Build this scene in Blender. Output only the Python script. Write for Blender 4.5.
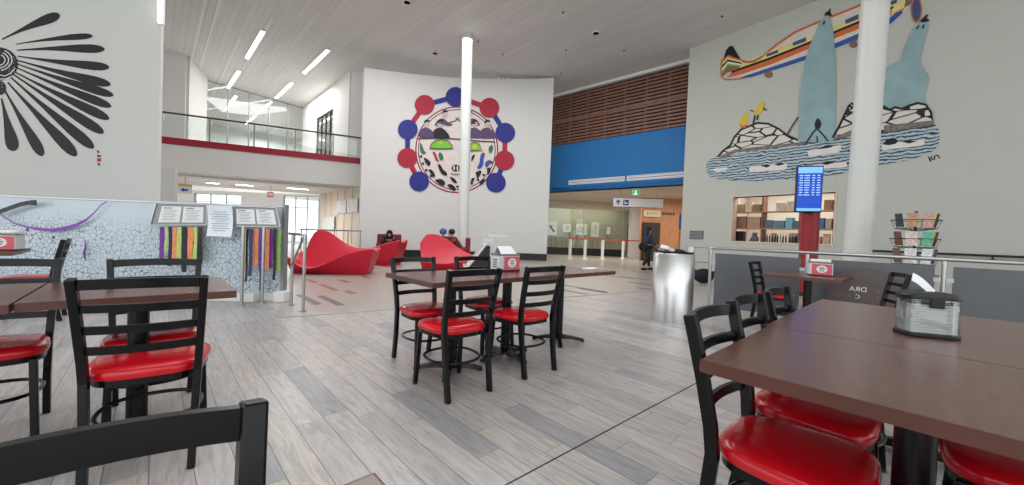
import bpy, bmesh, math, random
from mathutils import Vector, Matrix
random.seed(7)
S = bpy.context.scene
COL = S.collection
for o in list(bpy.data.objects): bpy.data.objects.remove(o)
R = math.radians

# ------------------------------------------------------------------ camera
FPX, PITCH, ROLL, EYE = 384.5, R(1.168), R(2.255), 1.109
F = Vector((0, math.cos(PITCH), -math.sin(PITCH)))
U0 = Vector((0, math.sin(PITCH), math.cos(PITCH)))
R0 = Vector((1, 0, 0))
RX = math.cos(ROLL)*R0 + math.sin(ROLL)*U0
UX = -math.sin(ROLL)*R0 + math.cos(ROLL)*U0
cam = bpy.data.cameras.new('camera')
camo = bpy.data.objects.new('camera', cam); COL.objects.link(camo)
cam.sensor_fit = 'HORIZONTAL'; cam.sensor_width = 36; cam.lens = FPX/1024*36
cam.clip_start = .03; cam.clip_end = 200
m = Matrix((( RX.x, UX.x, -F.x, 0), (RX.y, UX.y, -F.y, 0), (RX.z, UX.z, -F.z, EYE), (0, 0, 0, 1)))
camo.matrix_world = m
S.camera = camo

# ------------------------------------------------------------------ light
S.view_settings.view_transform = 'Standard'
S.view_settings.look = 'None'
S.view_settings.gamma = 1
S.view_settings.use_curve_mapping = False
S.view_settings.exposure = 0.0
world = bpy.data.worlds.new('overcast_sky'); S.world = world; world.use_nodes = True
bg = world.node_tree.nodes['Background']
bg.inputs[0].default_value = (.93, .97, 1, 1); bg.inputs[1].default_value = 2.0

def area(name, loc, size, power, rot=(0, 0, 0), color=(.98, .98, 1), sy=None):
    l = bpy.data.lights.new(name, 'AREA'); l.energy = power; l.color = color
    l.shape = 'RECTANGLE'; l.size = size; l.size_y = sy or size
    o = bpy.data.objects.new(name, l); COL.objects.link(o)
    o.location = loc; o.rotation_euler = rot
    return o
area('hall_ceiling_light', (-2, 11, 8.05), 7, 600, sy=6)
area('balcony_ceiling_light', (-11.0, 20.0, 8.05), 3, 300, sy=4)
area('under_balcony_light', (-13.5, 19.5, 2.9), 4, 380, sy=4, rot=(0, 0, R(25)))
area('corridor_light', (4.6, 20.5, 3.2), 3.5, 130, color=(1, .9, .76), sy=3)
area('counter_light', (8.6, 18.2, 3.1), 2.0, 80, color=(1, .9, .74), sy=1.6)
area('rear_room_fill', (-17, 27.5, 7.8), 5, 600, sy=4)  # added unseen lamp, brightens the room behind the balcony glass
area('display_case_fill', (4.4, 24.6, 3.3), 4.6, 60, color=(1, .97, .86), sy=.6)  # fill lamp added inside the alcove to lift the prints, no visible fitting
area('cafe_ceiling_light', (0, 1.5, 8.05), 6, 260, sy=6)

# ------------------------------------------------------------------ pixel rays (photo frame 1024x485) to real places
def ray(x, y): return RX*(x-512)/FPX - UX*(y-242.5)/FPX + F
CAM = Vector((0, 0, EYE))
def G(x, y, z=0.0):
    a = ray(x, y); return CAM + a*((z-EYE)/a.z)
def D(x, y, Y):
    a = ray(x, y); return CAM + a*(Y/a.y)
A1, A2 = R(133), R(43)
e1 = Vector((math.cos(A1), math.sin(A1), 0)); e2 = Vector((math.cos(A2), math.sin(A2), 0))   # the building's two directions

# ------------------------------------------------------------------ materials
def lin(c):
    c = c/255
    return c/12.92 if c <= .04045 else ((c+.055)/1.055)**2.4
def rgb(r, g, b): return (lin(r), lin(g), lin(b), 1)
MATS = {}
def mat(name, col, rough=.5, metal=0, var=.06, scale=6, spec=.5, bump=0, coat=0, trans=0, alpha=1, stretch=None, ior=1.45):
    if name in MATS: return MATS[name]
    m = bpy.data.materials.new(name); m.use_nodes = True
    n, l = m.node_tree.nodes, m.node_tree.links
    b = n['Principled BSDF']
    b.inputs['Roughness'].default_value = rough; b.inputs['Metallic'].default_value = metal
    b.inputs['Specular IOR Level'].default_value = spec
    b.inputs['Coat Weight'].default_value = coat
    b.inputs['Transmission Weight'].default_value = trans
    b.inputs['Alpha'].default_value = alpha; b.inputs['IOR'].default_value = ior
    tc = n.new('ShaderNodeTexCoord'); no = n.new('ShaderNodeTexNoise')
    no.inputs['Scale'].default_value = scale; no.inputs['Detail'].default_value = 4
    if stretch:
        mp = n.new('ShaderNodeMapping'); mp.inputs['Scale'].default_value = stretch
        l.new(tc.outputs['Object'], mp.inputs[0]); l.new(mp.outputs[0], no.inputs['Vector'])
    else: l.new(tc.outputs['Object'], no.inputs['Vector'])
    r = n.new('ShaderNodeValToRGB')
    lo = [max(0, c*(1-var)) for c in col[:3]]; hi = [min(1, c*(1+var)) for c in col[:3]]
    r.color_ramp.elements[0].position = .3; r.color_ramp.elements[1].position = .7
    r.color_ramp.elements[0].color = (*lo, 1); r.color_ramp.elements[1].color = (*hi, 1)
    l.new(no.outputs['Fac'], r.inputs[0]); l.new(r.outputs[0], b.inputs['Base Color'])
    if bump:
        bp = n.new('ShaderNodeBump'); bp.inputs['Strength'].default_value = bump; bp.inputs['Distance'].default_value = .01
        l.new(no.outputs['Fac'], bp.inputs['Height']); l.new(bp.outputs[0], b.inputs['Normal'])
    MATS[name] = m
    return m
def emit(name, col, strength):
    if name in MATS: return MATS[name]
    m = bpy.data.materials.new(name); m.use_nodes = True
    b = m.node_tree.nodes['Principled BSDF']
    b.inputs['Base Color'].default_value = col
    b.inputs['Emission Color'].default_value = col; b.inputs['Emission Strength'].default_value = strength
    MATS[name] = m
    return m
def glass(name, tint=(.9, .96, .95), gloss=.08):
    m = bpy.data.materials.new(name); m.use_nodes = True
    n, l = m.node_tree.nodes, m.node_tree.links
    out = n['Material Output']; n.remove(n['Principled BSDF'])
    t = n.new('ShaderNodeBsdfTransparent'); t.inputs[0].default_value = (*tint, 1)
    g = n.new('ShaderNodeBsdfGlossy'); g.inputs['Roughness'].default_value = .03
    fr = n.new('ShaderNodeLayerWeight'); fr.inputs[0].default_value = .35
    ml = n.new('ShaderNodeMath'); ml.operation = 'MULTIPLY_ADD'; ml.inputs[1].default_value = .5; ml.inputs[2].default_value = gloss
    mx = n.new('ShaderNodeMixShader')
    l.new(fr.outputs['Fresnel'], ml.inputs[0]); l.new(ml.outputs[0], mx.inputs[0])
    l.new(t.outputs[0], mx.inputs[1]); l.new(g.outputs[0], mx.inputs[2]); l.new(mx.outputs[0], out.inputs[0])
    MATS[name] = m
    return m
class NT:
    """small helper for node maths"""
    def __init__(s, m): s.m = m; s.n = m.node_tree.nodes; s.l = m.node_tree.links
    def val(s, socket, v):
        if hasattr(v, 'links') or hasattr(v, 'is_linked'): s.l.new(v, socket)
        else: socket.default_value = v
    def math(s, op, a, b=None):
        q = s.n.new('ShaderNodeMath'); q.operation = op; s.val(q.inputs[0], a)
        if b is not None: s.val(q.inputs[1], b)
        return q.outputs[0]
    def mix(s, f, a, b):
        q = s.n.new('ShaderNodeMix'); q.data_type = 'RGBA'; s.val(q.inputs[0], f); s.val(q.inputs[6], a); s.val(q.inputs[7], b)
        return q.outputs[2]
def plank_mat():
    m = bpy.data.materials.new('grey_wood_plank_tile'); m.use_nodes = True; t = NT(m); n, l = t.n, t.l
    b = n['Principled BSDF']
    tc = n.new('ShaderNodeTexCoord'); mp = n.new('ShaderNodeMapping'); mp.vector_type = 'POINT'
    mp.inputs['Rotation'].default_value = (0, 0, -A1)
    l.new(tc.outputs['Object'], mp.inputs[0])
    sp = n.new('ShaderNodeSeparateXYZ'); l.new(mp.outputs[0], sp.inputs[0])
    u, v = sp.outputs[0], sp.outputs[1]
    W, L = .148, .95
    vr = t.math('DIVIDE', v, W); row = t.math('FLOOR', vr); fv = t.math('FRACT', vr)
    wn = n.new('ShaderNodeTexWhiteNoise'); wn.noise_dimensions = '1D'; l.new(row, wn.inputs['W'])
    ur = t.math('ADD', t.math('DIVIDE', u, L), wn.outputs['Value']); colm = t.math('FLOOR', ur); fu = t.math('FRACT', ur)
    cb = n.new('ShaderNodeCombineXYZ'); l.new(row, cb.inputs[0]); l.new(colm, cb.inputs[1])
    w2 = n.new('ShaderNodeTexWhiteNoise'); w2.noise_dimensions = '2D'; l.new(cb.outputs[0], w2.inputs['Vector'])
    r = n.new('ShaderNodeValToRGB'); cr = r.color_ramp; cr.interpolation = 'CONSTANT'
    cols = [(0, rgb(190, 185, 182)), (.2, rgb(184, 180, 176)), (.38, rgb(177, 175, 173)), (.5, rgb(191, 184, 178)), (.66, rgb(181, 176, 171)), (.78, rgb(158, 158, 160)), (.83, rgb(187, 182, 178)), (.93, rgb(171, 169, 168))]
    cr.elements[0].color = cols[0][1]; cr.elements[1].position = cols[1][0]; cr.elements[1].color = cols[1][1]
    for p, c in cols[2:]:
        e = cr.elements.new(p); e.color = c
    l.new(w2.outputs['Value'], r.inputs[0])
    # wood figure running along each plank
    cv = n.new('ShaderNodeCombineXYZ')
    l.new(t.math('MULTIPLY_ADD', u, 2.8), cv.inputs[0])
    off = t.math('MULTIPLY', w2.outputs['Value'], 37.0)
    l.new(t.math('ADD', t.math('MULTIPLY', v, 24.0), off), cv.inputs[1]); l.new(off, cv.inputs[2])
    no = n.new('ShaderNodeTexNoise'); no.inputs['Scale'].default_value = 1.0; no.inputs['Detail'].default_value = 6; no.inputs['Distortion'].default_value = 1.9
    l.new(cv.outputs[0], no.inputs['Vector'])
    g = n.new('ShaderNodeValToRGB'); g.color_ramp.elements[0].position = .33; g.color_ramp.elements[1].position = .62
    g.color_ramp.elements[0].color = (.66, .65, .65, 1); g.color_ramp.elements[1].color = (1.02, 1.02, 1.02, 1)
    l.new(no.outputs['Fac'], g.inputs[0])
    mu = n.new('ShaderNodeMix'); mu.data_type = 'RGBA'; mu.blend_type = 'MULTIPLY'; mu.inputs[0].default_value = .8
    l.new(r.outputs[0], mu.inputs[6]); l.new(g.outputs[0], mu.inputs[7])
    ev = t.math('MINIMUM', fv, t.math('SUBTRACT', 1.0, fv)); eu = t.math('MINIMUM', fu, t.math('SUBTRACT', 1.0, fu))
    s1 = t.math('LESS_THAN', t.math('MULTIPLY', ev, W), .0017); s2 = t.math('LESS_THAN', t.math('MULTIPLY', eu, L), .0012)
    seam = t.math('MAXIMUM', s1, s2)
    c = t.mix(t.math('MULTIPLY', seam, .92), mu.outputs[2], rgb(78, 70, 66))
    l.new(c, b.inputs['Base Color']); b.inputs['Roughness'].default_value = .32; b.inputs['Specular IOR Level'].default_value = .45
    MATS['plank'] = m; return m
def crackle_mat():
    m = bpy.data.materials.new('crackled_white_panel'); m.use_nodes = True; t = NT(m); n, l = t.n, t.l
    b = n['Principled BSDF']; tc = n.new('ShaderNodeTexCoord')
    mp = n.new('ShaderNodeMapping'); mp.inputs['Scale'].default_value = (1, .05, 1); l.new(tc.outputs['Object'], mp.inputs[0])
    v = n.new('ShaderNodeTexVoronoi'); v.feature = 'DISTANCE_TO_EDGE'; v.inputs['Scale'].default_value = 17; v.inputs['Randomness'].default_value = .9
    l.new(mp.outputs[0], v.inputs['Vector'])
    line = t.math('LESS_THAN', v.outputs['Distance'], .035)
    no = n.new('ShaderNodeTexNoise'); no.inputs['Scale'].default_value = 1.1; l.new(mp.outputs[0], no.inputs['Vector'])
    sp = n.new('ShaderNodeSeparateXYZ'); l.new(tc.outputs['Object'], sp.inputs[0])
    # the etched cracks are dense low down and thin out towards the top rail
    hz = n.new('ShaderNodeMapRange'); hz.inputs[1].default_value = 1.2; hz.inputs[2].default_value = .92; hz.inputs[3].default_value = .06; hz.inputs[4].default_value = .95
    l.new(sp.outputs[2], hz.inputs[0])
    k = t.math('MULTIPLY', line, t.math('MULTIPLY', hz.outputs[0], t.math('ADD', no.outputs['Fac'], .35)))
    c = t.mix(k, rgb(200, 213, 222), rgb(30, 36, 44))
    l.new(c, b.inputs['Base Color']); b.inputs['Roughness'].default_value = .2
    MATS['crackle'] = m; return m
def wood_mat(name, c1, c2, scale=(1, 12, 1), rough=.4, coat=0):
    m = bpy.data.materials.new(name); m.use_nodes = True; t = NT(m); n, l = t.n, t.l
    b = n['Principled BSDF']; tc = n.new('ShaderNodeTexCoord'); mp = n.new('ShaderNodeMapping'); mp.inputs['Scale'].default_value = scale
    l.new(tc.outputs['Object'], mp.inputs[0])
    no = n.new('ShaderNodeTexNoise'); no.inputs['Scale'].default_value = 4; no.inputs['Detail'].default_value = 6; no.inputs['Distortion'].default_value = .6
    l.new(mp.outputs[0], no.inputs['Vector'])
    r = n.new('ShaderNodeValToRGB'); r.color_ramp.elements[0].position = .35; r.color_ramp.elements[1].position = .65
    r.color_ramp.elements[0].color = c1; r.color_ramp.elements[1].color = c2
    l.new(no.outputs['Fac'], r.inputs[0]); l.new(r.outputs[0], b.inputs['Base Color'])
    b.inputs['Roughness'].default_value = rough; b.inputs['Coat Weight'].default_value = coat; b.inputs['Specular IOR Level'].default_value = .6
    MATS[name] = m; return m
def ceiling_mat():
    m = bpy.data.materials.new('whitewashed_slat_ceiling'); m.use_nodes = True; t = NT(m); n, l = t.n, t.l
    b = n['Principled BSDF']; tc = n.new('ShaderNodeTexCoord'); mp = n.new('ShaderNodeMapping'); mp.inputs['Rotation'].default_value = (0, 0, -A1)
    l.new(tc.outputs['Object'], mp.inputs[0]); sp = n.new('ShaderNodeSeparateXYZ'); l.new(mp.outputs[0], sp.inputs[0])
    u, v = sp.outputs[0], sp.outputs[1]
    vr = t.math('DIVIDE', v, .2); row = t.math('FLOOR', vr); fv = t.math('FRACT', vr)
    wn = n.new('ShaderNodeTexWhiteNoise'); wn.noise_dimensions = '1D'; l.new(row, wn.inputs['W'])
    ur = t.math('ADD', t.math('DIVIDE', u, 2.4), wn.outputs['Value'])
    cb = n.new('ShaderNodeCombineXYZ'); l.new(row, cb.inputs[0]); l.new(t.math('FLOOR', ur), cb.inputs[1])
    w2 = n.new('ShaderNodeTexWhiteNoise'); w2.noise_dimensions = '2D'; l.new(cb.outputs[0], w2.inputs['Vector'])
    c = t.mix(w2.outputs['Value'], rgb(208, 205, 202), rgb(216, 213, 210))
    gap = t.math('LESS_THAN', fv, .1)
    c2 = t.mix(t.math('MULTIPLY', gap, .22), c, rgb(120, 112, 106))
    l.new(c2, b.inputs['Base Color']); b.inputs['Roughness'].default_value = .6
    MATS['ceiling'] = m; return m
def wave_mat():
    m = bpy.data.materials.new('painted_blue_wave_lines'); m.use_nodes = True; t = NT(m); n, l = t.n, t.l
    b = n['Principled BSDF']; tc = n.new('ShaderNodeTexCoord')
    w = n.new('ShaderNodeTexWave'); w.bands_direction = 'Z'; w.inputs['Scale'].default_value = 3.6; w.inputs['Distortion'].default_value = 5; w.inputs['Detail'].default_value = 2.5; w.inputs['Detail Scale'].default_value = 1.6
    l.new(tc.outputs['Object'], w.inputs['Vector'])
    r = n.new('ShaderNodeValToRGB'); e = r.color_ramp.elements
    e[0].position = .12; e[0].color = rgb(40, 52, 66); e[1].position = .42; e[1].color = rgb(150, 172, 184)
    x = e.new(.8); x.color = rgb(176, 194, 200)
    l.new(w.outputs['Fac'], r.inputs[0]); l.new(r.outputs[0], b.inputs['Base Color']); b.inputs['Roughness'].default_value = .6
    MATS['wave'] = m; return m
def rock_mat():
    m = bpy.data.materials.new('painted_stacked_rock_lines'); m.use_nodes = True; t = NT(m); n, l = t.n, t.l
    b = n['Principled BSDF']; tc = n.new('ShaderNodeTexCoord'); mp = n.new('ShaderNodeMapping'); mp.inputs['Scale'].default_value = (1, 1, 2.8)
    l.new(tc.outputs['Object'], mp.inputs[0])
    v = n.new('ShaderNodeTexVoronoi'); v.feature = 'DISTANCE_TO_EDGE'; v.inputs['Scale'].default_value = 1.7; l.new(mp.outputs[0], v.inputs['Vector'])
    k = t.math('LESS_THAN', v.outputs['Distance'], .055)
    l.new(t.mix(k, rgb(214, 210, 200), rgb(22, 20, 22)), b.inputs['Base Color']); b.inputs['Roughness'].default_value = .6
    MATS['rock'] = m; return m
def brushed_mat():
    m = bpy.data.materials.new('brushed_steel'); m.use_nodes = True; t = NT(m); n, l = t.n, t.l
    b = n['Principled BSDF']; tc = n.new('ShaderNodeTexCoord'); mp = n.new('ShaderNodeMapping'); mp.inputs['Scale'].default_value = (60, 60, .6)
    l.new(tc.outputs['Object'], mp.inputs[0]); no = n.new('ShaderNodeTexNoise'); no.inputs['Scale'].default_value = 2; l.new(mp.outputs[0], no.inputs['Vector'])
    r = n.new('ShaderNodeValToRGB'); r.color_ramp.elements[0].color = (.5, .5, .5, 1); r.color_ramp.elements[1].color = (.74, .74, .73, 1)
    l.new(no.outputs['Fac'], r.inputs[0]); l.new(r.outputs[0], b.inputs['Base Color'])
    b.inputs['Metallic'].default_value = 1; b.inputs['Roughness'].default_value = .3; b.inputs['Anisotropic'].default_value = .5
    MATS['brushed'] = m; return m
PLANK, CRACK, CEIL, WAVE, ROCK, BRUSHED = plank_mat(), crackle_mat(), ceiling_mat(), wave_mat(), rock_mat(), brushed_mat()
WALL = mat('white_wall_paint', rgb(213, 212, 209), .7, var=.012, scale=2)
WALLR = mat('pale_grey_green_wall_paint', rgb(190, 193, 184), .7, var=.012, scale=2)
WALLL = mat('pale_grey_wall_paint', rgb(206, 207, 202), .7, var=.012, scale=2)
WALLC = mat('cream_wall_paint', rgb(217, 215, 211), .7, var=.012, scale=2)
COLW = mat('off_white_column_paint', rgb(204, 206, 201), .4, var=.015)
WHITE = mat('white_paint', rgb(228, 227, 224), .45, var=.02)
BLACK = mat('black_painted_metal', rgb(9, 10, 13), .27, var=.25, scale=14, spec=.36, bump=.03)
BLKPL = mat('black_plastic', rgb(26, 27, 30), .4, var=.1)
VINYL = mat('red_vinyl', rgb(205, 14, 30), .24, var=.07, scale=8, coat=.25, bump=.06)
LAM = wood_mat('walnut_laminate', rgb(86, 55, 46), rgb(103, 70, 60), (2, 16, 2), .27)
EDGE = mat('walnut_edge_band', rgb(92, 55, 46), .42, var=.08, scale=5)
STEEL = mat('satin_steel', rgb(178, 178, 178), .3, 1, var=.05)
GREYM = mat('grey_metal', rgb(146, 150, 152), .4, .6, var=.05)
GREYP = mat('grey_rail_panel', rgb(94, 97, 101), .35, var=.05, scale=3)
HALL = mat('beige_terrazzo', rgb(168, 162, 154), .28, var=.06, scale=24)
LOUNGE = mat('red_moulded_lounge', rgb(194, 26, 50), .42, var=.05)
MRED = mat('mural_red', rgb(166, 24, 50), .6); MBLUE = mat('mural_blue', rgb(34, 40, 128), .6)
MBLK = mat('mural_black', rgb(18, 18, 22), .6); MWHT = mat('mural_white', rgb(226, 220, 214), .6)
MPUR = mat('mural_purple', rgb(82, 66, 104), .6); MGRN = mat('mural_green', rgb(120, 186, 62), .6); MDGR = mat('mural_dark_green', rgb(40, 110, 70), .6)
MTEAL = mat('mural_ice_teal', rgb(142, 172, 176), .6, var=.12, scale=2.2); MYEL = mat('mural_yellow', rgb(214, 186, 54), .6)
MPYEL = mat('mural_pale_yellow', rgb(226, 210, 136), .6); MORG = mat('mural_orange', rgb(206, 104, 54), .6); MBLU2 = mat('mural_bright_blue', rgb(46, 82, 156), .6)
MBRN = mat('mural_brown', rgb(132, 96, 86), .6); MSKY = mat('mural_sky_blue', rgb(40, 110, 190), .6); MNAV = mat('mural_window_blue', rgb(60, 82, 124), .6)
PAPER = mat('white_paper', rgb(236, 236, 234), .8, var=.02)
CLEAR = glass('clear_plastic', (.93, .95, .95), .06)
PANE = glass('window_glass', (.95, .98, .97), .02)
BLUEW = mat('blue_wall_paint', rgb(28, 112, 176), .6, var=.04, scale=3)
WOODS = wood_mat('reddish_brown_slat', rgb(116, 78, 64), rgb(136, 94, 78), (1.2, 1.2, 1.2), .55)
WOODO = wood_mat('orange_wood_panel', rgb(172, 112, 70), rgb(198, 138, 92), (6, 6, .7), .4)
WOODL = wood_mat('pale_wood_panel', rgb(206, 186, 166), rgb(222, 206, 188), (6, 6, .7), .5)
SKIN = mat('skin', rgb(196, 146, 118), .6); HAIR = mat('dark_hair', rgb(24, 20, 20), .6)

# ------------------------------------------------------------------ mesh building
class MB:
    def __init__(s): s.b = bmesh.new()
    def face(s, pts):
        try: return s.b.faces.new([s.b.verts.new(p) for p in pts])
        except ValueError: return None
    def box(s, c, d, rz=0, M=None):
        M = M or (Matrix.Translation(Vector(c)) @ Matrix.Rotation(rz, 4, 'Z'))
        v = []
        for z in (-.5, .5):
            for x, y in ((-.5, -.5), (.5, -.5), (.5, .5), (-.5, .5)):
                v.append(s.b.verts.new(M @ Vector((x*d[0], y*d[1], z*d[2]))))
        for f in ((3, 2, 1, 0), (4, 5, 6, 7), (0, 1, 5, 4), (1, 2, 6, 5), (2, 3, 7, 6), (3, 0, 4, 7)): s.b.faces.new([v[i] for i in f])
        return s
    def rings(s, rs, cap=True, closed=False):
        vs = [[s.b.verts.new(p) for p in r] for r in rs]
        n = len(vs[0]); k = len(vs)
        for i in range(k if closed else k-1):
            a, c = vs[i], vs[(i+1) % k]
            for j in range(n): s.b.faces.new((a[j], a[(j+1) % n], c[(j+1) % n], c[j]))
        if cap and not closed:
            s.b.faces.new(vs[0][::-1]); s.b.faces.new(vs[-1])
        return s
    def tube(s, pts, r, n=10, closed=False, cap=True):
        pts = [Vector(p) for p in pts]; rs = []
        k = len(pts); up = None
        for i, p in enumerate(pts):
            if closed: t = pts[(i+1) % k]-pts[i-1]
            else: t = pts[min(i+1, k-1)]-pts[max(i-1, 0)]
            t.normalize()
            if up is None: up = Vector((0, 0, 1)) if abs(t.z) < .9 else Vector((1, 0, 0))
            a = (up - t*up.dot(t)).normalized(); b = t.cross(a); up = a
            rr = r[i] if isinstance(r, (list, tuple)) else r
            rs.append([p + (a*math.cos(q)+b*math.sin(q))*rr for q in (2*math.pi*j/n for j in range(n))])
        return s.rings(rs, cap, closed)
    def bar(s, pts, w, h, ax=Vector((1, 0, 0))):
        """rectangular section swept along pts; w across ax, h in the path's plane"""
        pts = [Vector(p) for p in pts]; rs = []; k = len(pts)
        for i, p in enumerate(pts):
            t = (pts[min(i+1, k-1)]-pts[max(i-1, 0)]).normalized()
            b = t.cross(ax).normalized(); a = b.cross(t).normalized()
            rs.append([p+a*w/2+b*h/2, p-a*w/2+b*h/2, p-a*w/2-b*h/2, p+a*w/2-b*h/2])
        return s.rings(rs)
    def cyl(s, p0, p1, r0, r1=None, n=20):
        return s.tube([p0, p1], [r0, r1 if r1 is not None else r0], n)
    def lathe(s, prof, n=24, M=Matrix()):
        return s.rings([[M @ Vector((r*math.cos(2*math.pi*j/n), r*math.sin(2*math.pi*j/n), z)) for j in range(n)] for r, z in prof])
    def prism(s, poly, z0, z1):
        a = [s.b.verts.new((x, y, z0)) for x, y in poly]; c = [s.b.verts.new((x, y, z1)) for x, y in poly]
        s.b.faces.new(a[::-1]); s.b.faces.new(c); n = len(a)
        for i in range(n): s.b.faces.new((a[i], a[(i+1) % n], c[(i+1) % n], c[i]))
        return s
    def ball(s, c, r, M=None, seg=16):
        q = Matrix.Translation(Vector(c)) @ (M or Matrix()) @ Matrix.Diagonal((*(r if hasattr(r, '__len__') else (r, r, r)), 1))
        bmesh.ops.create_uvsphere(s.b, u_segments=seg, v_segments=max(6, seg*2//3), radius=1, matrix=q)
        return s
    def build(s, name, m, parent=None, smooth=False, bevel=0, loc=None, sub=0, solid=0):
        bmesh.ops.recalc_face_normals(s.b, faces=s.b.faces[:])
        me = bpy.data.meshes.new(name); s.b.to_mesh(me); s.b.free()
        for mm in (m if isinstance(m, list) else [m]): me.materials.append(mm)
        o = bpy.data.objects.new(name, me); COL.objects.link(o)
        if parent: o.parent = parent
        if loc: o.location = loc
        if smooth:
            for p in me.polygons: p.use_smooth = True
            try: me.set_sharp_from_angle(angle=R(40))
            except Exception: pass
        if solid:
            md = o.modifiers.new('thick', 'SOLIDIFY'); md.thickness = solid; md.offset = 0
        if bevel:
            md = o.modifiers.new('bevel', 'BEVEL'); md.width = bevel; md.segments = 2; md.limit_method = 'ANGLE'; md.angle_limit = R(50)
        if sub:
            md = o.modifiers.new('sub', 'SUBSURF'); md.levels = sub; md.render_levels = sub
        return o
def tag(o, label=None, cat=None, group=None, kind=None):
    if label: o['label'] = label
    if cat: o['category'] = cat
    if group: o['group'] = group
    if kind: o['kind'] = kind
    return o
def thing(name, label, cat, loc=(0, 0, 0), rz=0, group=None):
    o = bpy.data.objects.new(name, None); COL.objects.link(o); o.empty_display_size = .1
    o.location = loc; o.rotation_euler = (0, 0, rz)
    return tag(o, label, cat, group)
def struct(name, mb, m, bevel=0, parent=None, smooth=False):
    o = mb.build(name, m, parent, bevel=bevel, smooth=smooth)
    if not parent: o['kind'] = 'structure'
    return o
def kids(o): return [c for c in bpy.data.objects if c.parent == o]
def copy_tree(o, parent=None):
    c = o.copy(); COL.objects.link(c)
    if parent: c.parent = parent
    for ch in kids(o): copy_tree(ch, c)
    return c
def text_mesh(body, size, M, name, m, parent=None, align='CENTER', extrude=.0008):
    cu = bpy.data.curves.new('lettering', 'FONT'); cu.body = body; cu.size = size; cu.extrude = extrude
    cu.align_x = align; cu.align_y = 'CENTER'
    to = bpy.data.objects.new('lettering_tmp', cu); COL.objects.link(to)
    bpy.context.view_layer.update()
    me = bpy.data.meshes.new_from_object(to.evaluated_get(bpy.context.evaluated_depsgraph_get()))
    bpy.data.objects.remove(to)
    me.transform(M); me.materials.clear(); me.materials.append(m); me.name = name
    o = bpy.data.objects.new(name, me); COL.objects.link(o)
    if parent: o.parent = parent
    return o
def chaikin(p, it=2, closed=True):
    p = [Vector(q) for q in p]
    for _ in range(it):
        q = []
        n = len(p)
        for i in range(n if closed else n-1):
            a, b = p[i], p[(i+1) % n]; q += [a*.75+b*.25, a*.25+b*.75]
        p = q if closed else [p[0]]+q+[p[-1]]
    return p

# ================================================================== SETTING
H_CEIL = 8.2
# hall floor with its red and charcoal inlay dashes, then the cafe's plank floor
mb = MB(); mb.box((-2, 14, -.104), (60, 50, .2)); hall = struct('floor', mb, HALL)
inl = MB(); inl2 = MB()
dashes = [(322, 270, .5), (312, 281, .6), (328, 287, .9), (344, 281, .55), (308, 299, 1.0), (330, 300, .95), (350, 292, .4), (318, 262, .4), (296, 272, .5), (336, 263, .5), (356, 267, .5), (372, 268, .6), (385, 266, .5), (366, 277, .4),
          (560, 275, .9), (583, 288, 1.2), (612, 276, 1.4), (634, 278, .9), (596, 291, .9), (645, 284, 1.0), (575, 292, 1.0), (626, 268, .8), (655, 290, .8), (640, 272, .6)]
for i, (x, y, L) in enumerate(dashes):
    c = G(x, y); (inl if i < 14 and i not in (4, 5) else inl2).box((c.x, c.y, -.0035), (L, .11, .003), A1)
inl.build('inlay', mat('floor_inlay_red', rgb(150, 84, 78), .4), hall)
inl2.build('inlay', mat('floor_inlay_charcoal', rgb(92, 84, 84), .4), hall)
b0, b1 = Vector((-2.82, 4.61)), Vector((9, 12.2))
mb = MB(); mb.prism([(-9, -4), (12, -4), (12, 12.2), (b1.x, b1.y), (b0.x, b0.y), (-3.4, 5.75), (-9, 5.75)], -.06, 0); struct('floor_cafe', mb, PLANK)
mb = MB(); mb.bar([Vector((b0.x, b0.y, .0015)), Vector((b1.x, b1.y, .0015))], .012, .10, ax=Vector((0, 0, 1)));
struct('trim_1', mb, mat('pale_threshold', rgb(176, 168, 158), .4))
p, q = G(490, 493.5), G(740, 362)
mb = MB(); mb.bar([Vector((p.x, p.y, .0008)), Vector((q.x+1.2*e2.x, q.y+1.2*e2.y, .0008))], .002, .007, ax=Vector((0, 0, 1))); struct('trim_2', mb, BLKPL)

mb = MB(); mb.box((-4, 14, H_CEIL+.1), (50, 44, .2)); ceil = struct('ceiling', mb, CEIL)

# wall_left with the sun mural (camera facing), its right edge free
YL = 7.5
XL = D(162.5, 120, YL).x-.065
mb = MB(); mb.box(((XL-14)/2, YL+.03, H_CEIL/2), (XL+14, .06, H_CEIL)); struct('wall_left', mb, WALLL)
# second pale wall end behind it, below the balcony
mb = MB(); mb.box((-13.5, 13.7, 1.5), (3.0, .1, 3.0)); struct('wall_left_rear', mb, WALL)

# wall_center: slightly hollow curved free-standing wall
CL, CR = D(362, 150, 15.3), D(551, 150, 17.2)
def cpt(t):
    a = Vector((CL.x, CL.y)).lerp(Vector((CR.x, CR.y)), t)
    n = Vector((-(CR.y-CL.y), CR.x-CL.x)).normalized()
    return a + n*4*.55*t*(1-t)
def ctop(t): return 7.47+.66*t
mb = MB(); N = 28; rs = []
for i in range(N+1):
    t = i/N; a = cpt(t); n = (cpt(min(t+.01, 1))-cpt(max(t-.01, 0))).normalized(); n = Vector((-n.y, n.x))
    b = a+n*.35
    rs.append([(a.x, a.y, 0), (a.x, a.y, ctop(t)), (b.x, b.y, ctop(t)), (b.x, b.y, 0)])
mb.rings(rs); struct('wall_center', mb, WALL, smooth=True)
mb = MB(); rs = []
for i in range(N+1):
    t = i/N; a = cpt(t); n = (cpt(min(t+.01, 1))-cpt(max(t-.01, 0))).normalized(); n = Vector((-n.y, n.x)); a = a - n*.004; b = a-n*.02
    rs.append([(a.x, a.y, 0), (a.x, a.y, .3), (b.x, b.y, .3), (b.x, b.y, 0)])
mb.rings(rs); struct('baseboard_center', mb, BLKPL)
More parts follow.
